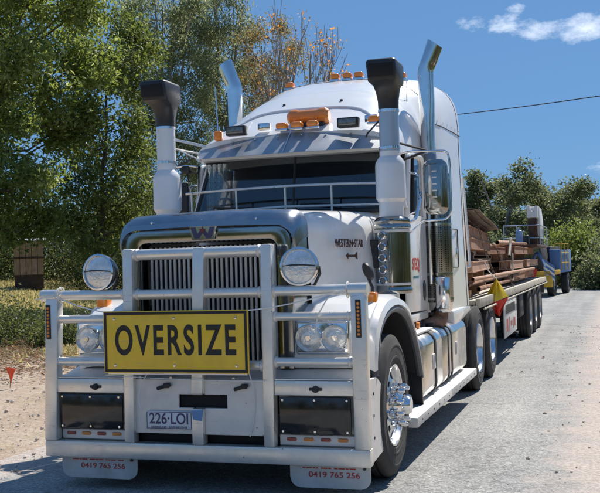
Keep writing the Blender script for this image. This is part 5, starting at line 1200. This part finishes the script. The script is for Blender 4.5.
# ================================================================== TRAILER
TL = thing('semi_trailer', 'flat deck semi trailer behind the white truck with three dark axles', 'trailer', (0, 12, 0))
def Q(name, bm, m, parent=None, label=None, loc=None): return fin(bm, name, m, parent or TL, label, loc)
bm = NB(); box(bm, -1.18, 1.18, 5.75, 18.6, 1.02, 1.08, .004); Q('deck', bm, 'deck_cream')
for s in (-1, 1):
    bm = NB(); box(bm, *sorted((s*1.19, s*1.245)), 5.75, 18.6, .985, 1.10, .006); cr = Q('coaming_rail', bm, 'deck_cream')
    bm = NB(); tube(bm, [(s*1.275, 5.9, .965), (s*1.275, 18.5, .965)], .013, 8); Q('rope_rail', bm, 'deck_cream')
    for k in range(20):
        y = 6.1+k*.65; bm = NB(); box(bm, *sorted((s*1.20, s*1.285)), y-.012, y+.012, .955, .984); Q('rail_bracket', bm, 'trailer_black')
    bm = NB(); prism(bm, [(5.9, .82), (8.2, .82), (8.9, .45), (18.3, .45), (18.3, 1.015), (5.9, 1.015)], 'x', *sorted((s*.42, s*.5)), .008, 1); Q('main_beam', bm, 'trailer_black')
    for k in range(14):
        y = 8.3+k*.75; bm = NB(); box(bm, *sorted((s*.505, s*1.185)), y-.03, y+.03, .90, 1.015); Q('outrigger', bm, 'trailer_black')
    bm = NB(); box(bm, *sorted((s*1.05, s*1.13)), 11.3, 11.42, .28, 1.0, .01); box(bm, *sorted((s*1.0, s*1.18)), 11.26, 11.46, .24, .28); Q('landing_leg', bm, 'trailer_black')
    bm = NB(); box(bm, *sorted((s*.75, s*1.2)), 11.6, 12.4, .50, .92, .03); Q('tool_box', bm, 'trailer_black')
    for y in (13.55, 14.90, 16.25):
        bm = NB(); tube(bm, [(s*1.21, y-.55, .95)]+[(s*1.1, y+.56*math.cos(a), .55+.50*math.sin(a)) for a in ()]+[(s*1.21, y+.55, .95)], .01, 4)
        bm.free()
    bm = NB(); box(bm, *sorted((s*.80, s*1.22)), 17.15, 17.17, .22, .92); Q('mud_flap', bm, 'black_plastic')
bm = NB(); box(bm, 1.205, 1.225, 8.72, 10.72, .36, .93, .006); bd = Q('side_board', bm, 'board_white', label='white board with dark lettering and red marks hung under the deck')
bm = NB(); r = random.Random(4); y = 8.9
while y < 10.4:
    w = r.uniform(.05, .12); box(bm, 1.2255, 1.2275, y, y+w, .72, .86); y += w+.035
Q('worn_print', bm, 'sign_black', bd)
bm = NB(); y = 8.95
bm.free()
for (a, b, c, d) in ((9.0, 9.22, .44, .64), (9.40, 9.46, .42, .66), (9.62, 9.9, .50, .58), (10.05, 10.12, .43, .62), (10.25, 10.4, .46, .60)): bm = NB(); box(bm, 1.2255, 1.2275, a, b, c, d); Q('red_mark', bm, 'red_ink', bd)
dual_wheel(TL, (1.11, 13.55, .51), 'trailer_rim', [((1.11, 14.90, .51), 0), ((1.11, 16.25, .51), 0), ((-1.11, 13.55, .51), math.pi), ((-1.11, 14.90, .51), math.pi), ((-1.11, 16.25, .51), math.pi)])
for y in (13.55, 14.90, 16.25):
    bm = NB(); tube(bm, [(-1, y, .51), (1, y, .51)], .06, 10); Q('axle', bm, 'trailer_black')
bm = NB(); box(bm, -1.18, 1.18, 18.6, 18.68, .70, 1.10, .008); Q('rear_bar', bm, 'trailer_black')
# flag: folded cloth pyramid hanging from the deck edge
def flag():
    A, B, C, D, E_ = Vector((1.27, 7.35, 1.31)), Vector((1.42, 7.42, 1.055)), Vector((1.305, 7.30, .79)), Vector((1.09, 7.22, .985)), Vector((1.44, 7.28, 1.03))
    M = Vector((1.26, 7.16, 1.00)); r = thing('oversize_flag', 'yellow and red warning flag hung from the trailer deck edge behind the cab', 'flag', tuple(A))
    def tri(a, b, c, n=6):
        rows = []
        for i in range(n+1):
            t = i/n; p, q = a.lerp(b, t), a.lerp(c, t); rows.append([p.lerp(q, j/n)+Vector((0, -.03*math.sin(math.pi*t)*math.sin(j*1.3+t*5), 0)) for j in range(n+1)])
        return rows
    b1 = NB(); solid_sheet(b1, tri(A, D, M), .004); solid_sheet(b1, tri(A, M+Vector((.002, .01, 0)), B), .004); fin(b1, 'yellow_cloth', 'flag_yellow', r)
    b1 = NB(); solid_sheet(b1, tri(C, M+Vector((.001, 0, -.006)), D+Vector((0, .02, -.012))), .004); solid_sheet(b1, tri(C+Vector((0, .01, 0)), B+Vector((0, 0, -.012)), M+Vector((.002, .01, -.006))), .004); fin(b1, 'red_cloth', 'flag_red', r)
    b1 = NB(); tube(b1, [A, (1.20, 7.1, 1.42), (1.15, 7.1, 1.55)], .008, 6); fin(b1, 'tie', 'cord_white', r)
flag()
# ================================================================== LOAD
def beam(x, y, z, L, w, h, yaw, m, lab, cat='steel beam', nm='box_beam', grp='rusty box beams stacked on the trailer'):
    """channel section beam: web and two flanges, real hollow face; named for the kind"""
    root = None; bm = NB(); t = .018
    box(bm, -w/2, w/2, 0, L, 0, t, .002, 1); box(bm, -w/2, w/2, 0, L, h-t, h, .002, 1); box(bm, w/2-t-.012, w/2-.012, .001, L-.001, t, h-t)
    box(bm, -w/2+.012, -w/2+t+.012, .001, L-.001, t, h-t)
    for k in range(int(L/.9)+1): box(bm, -w/2+.02+t, w/2-.02-t, k*.9*.98+.02, k*.9*.98+.03, t, h-t)
    o = fin(bm, nm, m, None, None, (x, y, z)); o.rotation_euler.z = yaw; tag(o, lab, cat, grp); o['kind'] = 'thing'
yw = R_(4.0)
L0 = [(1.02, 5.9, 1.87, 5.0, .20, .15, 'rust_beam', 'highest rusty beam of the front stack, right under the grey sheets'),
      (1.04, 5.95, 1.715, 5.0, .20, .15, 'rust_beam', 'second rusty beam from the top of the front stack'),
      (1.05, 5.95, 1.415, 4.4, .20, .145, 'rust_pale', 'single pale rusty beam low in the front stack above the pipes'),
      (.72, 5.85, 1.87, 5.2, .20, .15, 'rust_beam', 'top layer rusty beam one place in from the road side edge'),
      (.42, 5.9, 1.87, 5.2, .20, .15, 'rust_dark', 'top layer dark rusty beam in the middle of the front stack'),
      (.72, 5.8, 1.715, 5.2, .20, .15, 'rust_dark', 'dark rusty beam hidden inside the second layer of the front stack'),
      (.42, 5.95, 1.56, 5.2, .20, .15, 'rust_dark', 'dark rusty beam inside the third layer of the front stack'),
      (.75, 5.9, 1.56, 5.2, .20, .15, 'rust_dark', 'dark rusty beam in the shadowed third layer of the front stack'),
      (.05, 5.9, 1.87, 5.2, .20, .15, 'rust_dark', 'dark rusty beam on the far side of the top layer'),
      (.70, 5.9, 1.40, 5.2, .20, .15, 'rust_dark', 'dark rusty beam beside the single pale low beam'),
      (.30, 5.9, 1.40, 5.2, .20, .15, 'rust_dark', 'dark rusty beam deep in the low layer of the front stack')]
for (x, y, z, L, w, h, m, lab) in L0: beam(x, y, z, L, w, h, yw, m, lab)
# dunnage timbers, bolts and clutter between layers
for i, (y, z) in enumerate(((6.2, 1.09), (8.0, 1.09), (9.8, 1.09), (6.6, 1.30), (9.4, 1.30))):
    bm = NB(); box(bm, -.05, 1.08-(y-6)*.07, y, y+.10, z, z+.10, .004, 1); o = fin(bm, 'timber_bearer', 'wood_board')
    tag(o, ['timber bearer on the deck nearest the cab', 'timber bearer on the deck under the middle of the front stack', 'timber bearer on the deck under the rear of the front stack', 'raised timber bearer near the cab end of the front stack', 'raised timber bearer near the tail of the front stack'][i], 'timber', 'timber bearers under the front stack')
def pipe(a, b, r, m, lab, grp='loose pipes and rods on the trailer'):
    bm = NB(); a, b = Vector(a), Vector(b); tube(bm, [a, b], r, 12, False); tube(bm, [a, b], r*.8, 12, False); o = fin(bm, 'pipe', m); tag(o, lab, 'pipe', grp)
pipe((1.14, 5.9, 1.335), (1.16, 15.8, 1.345), .028, 'rust_pale', 'long pale rusty pipe lying along the road side edge of the load')
pipe((1.06, 6.0, 1.26), (.95, 13.5, 1.28), .026, 'rust_beam', 'brown pipe just below the long pale pipe')
pipe((1.16, 6.3, 1.20), (1.12, 11.2, 1.21), .03, 'rust_beam', 'short brown pipe lowest beside the front stack')
pipe((.85, 6.6, 1.22), (1.17, 12.2, 1.30), .022, 'rust_dark', 'dark pipe lying slantwise under the front stack')
pipe((.60, 5.95, 1.52), (.55, 11.5, 1.54), .05, 'rust_dark', 'thick dark pipe in the gap between the layers')
# grey sheets laid sloping on top
for i in range(4):
    bm = NB(); rows = []; x0 = -.25+i*.06
    for k in range(9):
        t = k/8; y = 5.85+i*.14+4.9*t; rows.append([Vector((x0+1.28*s_-.30*t, y, 2.035+i*.026+.11*(1-t)+.17*(1-s_)*(1-.35*t)+.012*math.sin(t*7+i)+.01*math.sin(s_*9))) for s_ in (0, .25, .5, .75, 1)])
    solid_sheet(bm, rows, .010); o = fin(bm, 'steel_sheet', ('sheet_grey', 'rust_dark', 'sheet_grey', 'sheet_grey')[i])
    tag(o, ['lowest weathered grey sheet over the front stack', 'rust dark sheet between the grey sheets on the front stack', 'third weathered grey sheet over the front stack', 'topmost weathered grey sheet on the front stack'][i], 'metal sheet', 'weathered sheets on top of the front stack')
# chains over the front stack
def chain(pts, lab):
    pts = [Vector(p) for p in pts]; bm = NB(); d = 0
    for a, b in zip(pts, pts[1:]):
        L = (b-a).length; n = int(L/.055)
        for k in range(n):
            c = a.lerp(b, (k+.5)/n); dr = (b-a).normalized(); u = dr.orthogonal().normalized(); v = dr.cross(u)
            if k % 2: u, v = v, u
            tube(bm, [c+dr*.034*math.cos(q*math.pi/3)+u*.018*math.sin(q*math.pi/3) for q in range(7)], .006, 4, False)
    o = fin(bm, 'chain', 'sheet_grey'); tag(o, lab, 'chain', 'load chains'); 
chain([(.35, 7.3, 2.22), (1.03, 7.5, 2.06), (1.07, 7.8, 1.72), (1.22, 8.3, 1.11)], 'load chain pulled down over the cab end of the front stack')
chain([(.1, 9.9, 2.18), (.80, 10.0, 2.04), (1.0, 10.2, 1.70), (1.22, 10.4, 1.11)], 'load chain pulled down over the tail of the front stack')
# second stack further back
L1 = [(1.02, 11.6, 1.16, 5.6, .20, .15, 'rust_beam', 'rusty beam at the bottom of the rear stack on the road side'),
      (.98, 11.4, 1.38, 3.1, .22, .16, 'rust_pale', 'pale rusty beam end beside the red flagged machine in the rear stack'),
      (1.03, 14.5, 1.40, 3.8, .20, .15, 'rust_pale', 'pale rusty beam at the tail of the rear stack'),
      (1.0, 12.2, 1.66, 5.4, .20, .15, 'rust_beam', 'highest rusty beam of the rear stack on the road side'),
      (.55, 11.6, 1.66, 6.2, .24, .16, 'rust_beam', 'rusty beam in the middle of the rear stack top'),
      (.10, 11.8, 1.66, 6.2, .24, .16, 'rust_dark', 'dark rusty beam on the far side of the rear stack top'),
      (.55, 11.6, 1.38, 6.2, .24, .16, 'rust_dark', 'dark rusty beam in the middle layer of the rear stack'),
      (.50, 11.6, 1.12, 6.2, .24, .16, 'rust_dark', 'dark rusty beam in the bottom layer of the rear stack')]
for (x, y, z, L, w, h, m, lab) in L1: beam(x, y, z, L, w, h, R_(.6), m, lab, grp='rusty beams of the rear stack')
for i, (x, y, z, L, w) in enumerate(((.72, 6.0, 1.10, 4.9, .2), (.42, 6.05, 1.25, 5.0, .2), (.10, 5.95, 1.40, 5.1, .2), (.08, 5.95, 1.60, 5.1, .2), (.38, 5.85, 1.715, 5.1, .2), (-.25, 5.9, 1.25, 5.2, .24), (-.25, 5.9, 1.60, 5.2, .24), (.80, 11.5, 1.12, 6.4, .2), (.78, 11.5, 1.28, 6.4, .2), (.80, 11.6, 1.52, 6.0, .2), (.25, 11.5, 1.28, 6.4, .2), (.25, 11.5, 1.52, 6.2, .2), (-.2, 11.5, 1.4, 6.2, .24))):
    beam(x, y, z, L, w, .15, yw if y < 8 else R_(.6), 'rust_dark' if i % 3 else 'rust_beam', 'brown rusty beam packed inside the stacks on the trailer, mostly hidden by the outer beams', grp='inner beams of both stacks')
# jumble of cut pieces between the stacks
r = random.Random(12)
for i in range(12):
    a = Vector((r.uniform(.55, 1.12), r.uniform(10.6, 13.5), r.uniform(1.58, 1.95))); d = Vector((r.uniform(-.3, .3), r.uniform(-.6, .6), r.uniform(-.25, .25)))
    pass
for i, (a, b, r_, m, lab) in enumerate((((.90, 11.0, 1.87), (1.0, 12.9, 1.88), .04, 'rust_pale', 'thick pale pipe lying in line between the two stacks'), ((.75, 10.9, 1.80), (.9, 12.2, 1.86), .04, 'rust_beam', 'brown pipe lying beside the thick pale pipe'),
        ((1.12, 10.8, 1.62), (1.05, 11.9, 1.95), .025, 'sheet_grey', 'grey rod leaning up against the rear stack'), ((1.15, 11.0, 1.18), (1.10, 11.6, 1.66), .02, 'sheet_grey', 'short grey rod standing at the start of the rear stack'), ((.9, 12.8, 1.87), (1.1, 14.6, 1.88), .03, 'rust_beam', 'brown pipe lying on top of the rear stack'))):
    pipe(a, b, r_, m, lab)
# white machine with handrails on the tail
def machine():
    r = thing('white_machine', 'white machine with a notched top inside tube handrails on the tail of the load', 'machine', (.8, 16.5, 1.82))
    def N(n, bm, m): return fin(bm, n, m, r)
    bm = NB(); box(bm, .20, 1.26, 15.6, 19.2, 1.82, 1.88, .005); N('base', bm, 'rust_dark')
    bm = NB(); prism(bm, [(.95, 2.52), (1.20, 2.52), (1.20, 2.80), (1.13, 2.80), (1.13, 2.66), (1.06, 2.66), (1.06, 2.70), (1.02, 2.70), (1.02, 2.82), (.95, 2.82)], 'y', 17.0, 17.35, .01, 1); N('notched_hood', bm, 'machine_white')
    bm = NB(); prism(bm, [(17.36, 2.10), (18.6, 2.02), (18.6, 2.50), (18.1, 2.78), (17.36, 2.80)], 'x', .96, 1.22, .03, 2); N('body', bm, 'machine_white')
    bm = NB(); box(bm, .97, 1.18, 17.0, 17.34, 1.88, 2.50, .03); N('engine', bm, 'rust_dark')
    bm = NB(); box(bm, .97, 1.20, 17.4, 18.4, 1.90, 2.08, .03); N('pump', bm, 'cabin_dark')
    bm = NB()
    for (a, b) in (((1.24, 16.9, 2.34), (1.26, 19.2, 2.34)), ((1.24, 16.9, 2.04), (1.26, 19.2, 2.04)), ((.42, 16.9, 2.34), (1.24, 16.9, 2.34)), ((.42, 16.9, 2.04), (1.24, 16.9, 2.04))): tube(bm, [a, b], .016, 8)
    for (x, y) in ((1.24, 16.9), (1.25, 18.0), (1.26, 19.2), (.42, 16.9), (.72, 16.9)): tube(bm, [(x, y, 1.86), (x, y, 2.35)], .016, 8)
    N('handrail', bm, 'pipe_grey')
machine()
def drum():
    bm = NB(); lathe(bm, [(0, 0), (.075, 0), (.08, .02), (.08, .27), (.065, .32), (.03, .34), (.03, .38), (0, .38)], (0, 0, 0), 'z', 24); o = fin(bm, 'gas_bottle', 'pale_blue', None, None, (.83, 16.2, 1.883)); tag(o, 'pale blue gas bottle standing on the rear stack left of the white machine', 'gas bottle')
    bm = NB(); box(bm, -.13, .13, -.3, .3, 0, .26, .02); tube(bm, [(-.1, 0, .26), (-.1, 0, .32), (.1, 0, .32), (.1, 0, .26)], .012, 6); o = fin(bm, 'black_case', 'black_plastic', None, None, (.95, 16.55, 1.883)); o.scale = (.6, .6, .8); tag(o, 'small black case between the blue bottle and the white machine', 'case')
    bm = NB(); rows = []
    for i in range(9):
        t = i/8; rows.append([Vector((.95+.28*s_+.02*math.sin(t*9), 18.2+.35*t, 1.12+.62*math.sin(math.pi*min(1, .25+s_*.6))*(1-.25*abs(t-.5))+.03*math.sin(7*s_+5*t))) for s_ in [k/7 for k in range(8)]])
    solid_sheet(bm, rows, .01); o = fin(bm, 'blue_tarpaulin', 'blue_cloth'); tag(o, 'crumpled blue tarpaulin hanging at the tail end of the trailer', 'tarpaulin')
drum()
# ================================================================== SECOND VEHICLE
def second():
    X, Y = -.28, 33.0
    r = thing('yellow_truck', 'yellow fronted truck parked behind the trailer with red flag and striped boards', 'truck', (X, Y, 0))
    def N(n, bm, m, par=None, loc=(X, Y, 0), lab=None): return fin(bm, n, m, par or r, lab, loc)
    bm = NB(); box(bm, -1.2, .95, 0, .25, .42, .95, .04); prism(bm, [(-1.2, .95), (.95, .95), (.85, 1.12), (-1.1, 1.12)], 'y', .02, .24, .01, 1); bp = N('bumper', bm, 'machine_yellow')
    for x in (-.9, .62):
        b2 = NB(); lathe(b2, [(0, -.03), (.08, -.02), (.10, 0)], (x, 0, .72), 'y', 18); N('headlight', b2, 'lamp_glass', bp)
    bm = NB(); prism(bm, [(-.95, 1.12), (.55, 1.12), (.50, 1.75), (.40, 2.35), (-.80, 2.35), (-.90, 1.75)], 'y', .35, 2.0, .05, 2); cb = N('cab', bm, 'dark_chassis')
    bm = NB(); prism(bm, [(-.82, 1.72), (.42, 1.72), (.34, 2.26), (-.74, 2.26)], 'y', .335, .349, .002, 1); N('windscreen', bm, 'side_glass', cb); 
    bm = NB(); box(bm, -.70, .30, .25, .345, 1.15, 1.62, .02); g_ = N('grille', bm, 'black_plastic', cb)
    bm = NB(); box(bm, .56, 1.02, 1.9, 5.5, 1.0, 2.05, .03); N('body', bm, 'blue_cloth')
    bm = NB(); box(bm, -1.0, .55, 2.2, 5.5, .8, 2.2, .04); N('engine_bay', bm, 'dark_chassis')
    bm = NB(); box(bm, .55, 1.05, .5, 1.8, .95, 1.15, .04); N('fender', bm, 'machine_yellow')
    bm = NB(); tube(bm, [(.32, 1.2, 1.2), (.32, 1.2, 2.9)], .05, 10); N('exhaust', bm, 'dark_chassis')
    bm = NB()
    for z in (1.45, 1.9, 2.32): tube(bm, [(.78, 2.2, z), (1.05, 2.2, z), (1.05, 4.4, z)], .018, 8)
    for (x, y) in ((.78, 2.2), (1.05, 2.2), (1.05, 3.3), (1.05, 4.4)): tube(bm, [(x, y, 1.1), (x, y, 2.33)], .020, 8)
    N('handrail', bm, 'machine_yellow')
    for k in range(6):
        bm = NB(); z = 1.0+k*.11; prism(bm, [(.60, z), (1.06, z-.34), (1.06, z-.24), (.60, z+.10)], 'y', .02, .035); N('stripe', bm, ('machine_white', 'blue_cloth')[k % 2], r) if k < 6 else None
    bm = NB(); prism(bm, [(-.05, 1.28), (.35, 1.20), (.20, .80), (-.10, .86)], 'y', -.03, -.015, .002, 1); N('red_flag', bm, 'flag_red')
    for k in range(3):
        bm = NB(); prism(bm, [(-.62+k*.17, 1.15), (-.50+k*.17, 1.15), (-.30+k*.17, .80), (-.42+k*.17, .80)], 'y', -.015, -.002); N('stripe', bm, ('machine_white', 'blue_cloth')[k % 2], r)
    bm = NB(); b2 = bmesh.new(); tyre_mesh(b2, .50, .32, .28); merge(bm, b2); w0 = fin(bm, 'wheel', 'tyre_rubber', r, None, (X+.72, Y+1.3, .50)); ORG[w0.name] = Vector((0, 0, 0))
    bm = NB(); lathe(bm, [(.29, .1), (.25, .12), (.2, .05), (.08, .06), (.07, .14), (0, .15)], (0, 0, 0), 'x', 30); fin(bm, 'rim', 'trailer_rim', w0)
    for (dx, dy, rz) in ((-.95, 1.3, math.pi), (.85, 4.6, 0), (-.95, 4.6, math.pi), (-.30, 1.3, math.pi)):
        c = w0.copy(); COL.objects.link(c); c.parent = r; c.location = (dx, dy, .5); c.rotation_euler = (0, 0, rz)
        for ch in list(w0.children): d = ch.copy(); COL.objects.link(d); d.parent = c
second()
for o in list(scene.objects):
    if o.name.startswith('yellow_truck'): o.rotation_euler.z = R_(-5.5); o.scale = (.92, .92, .92)
bpy.context.view_layer.update()
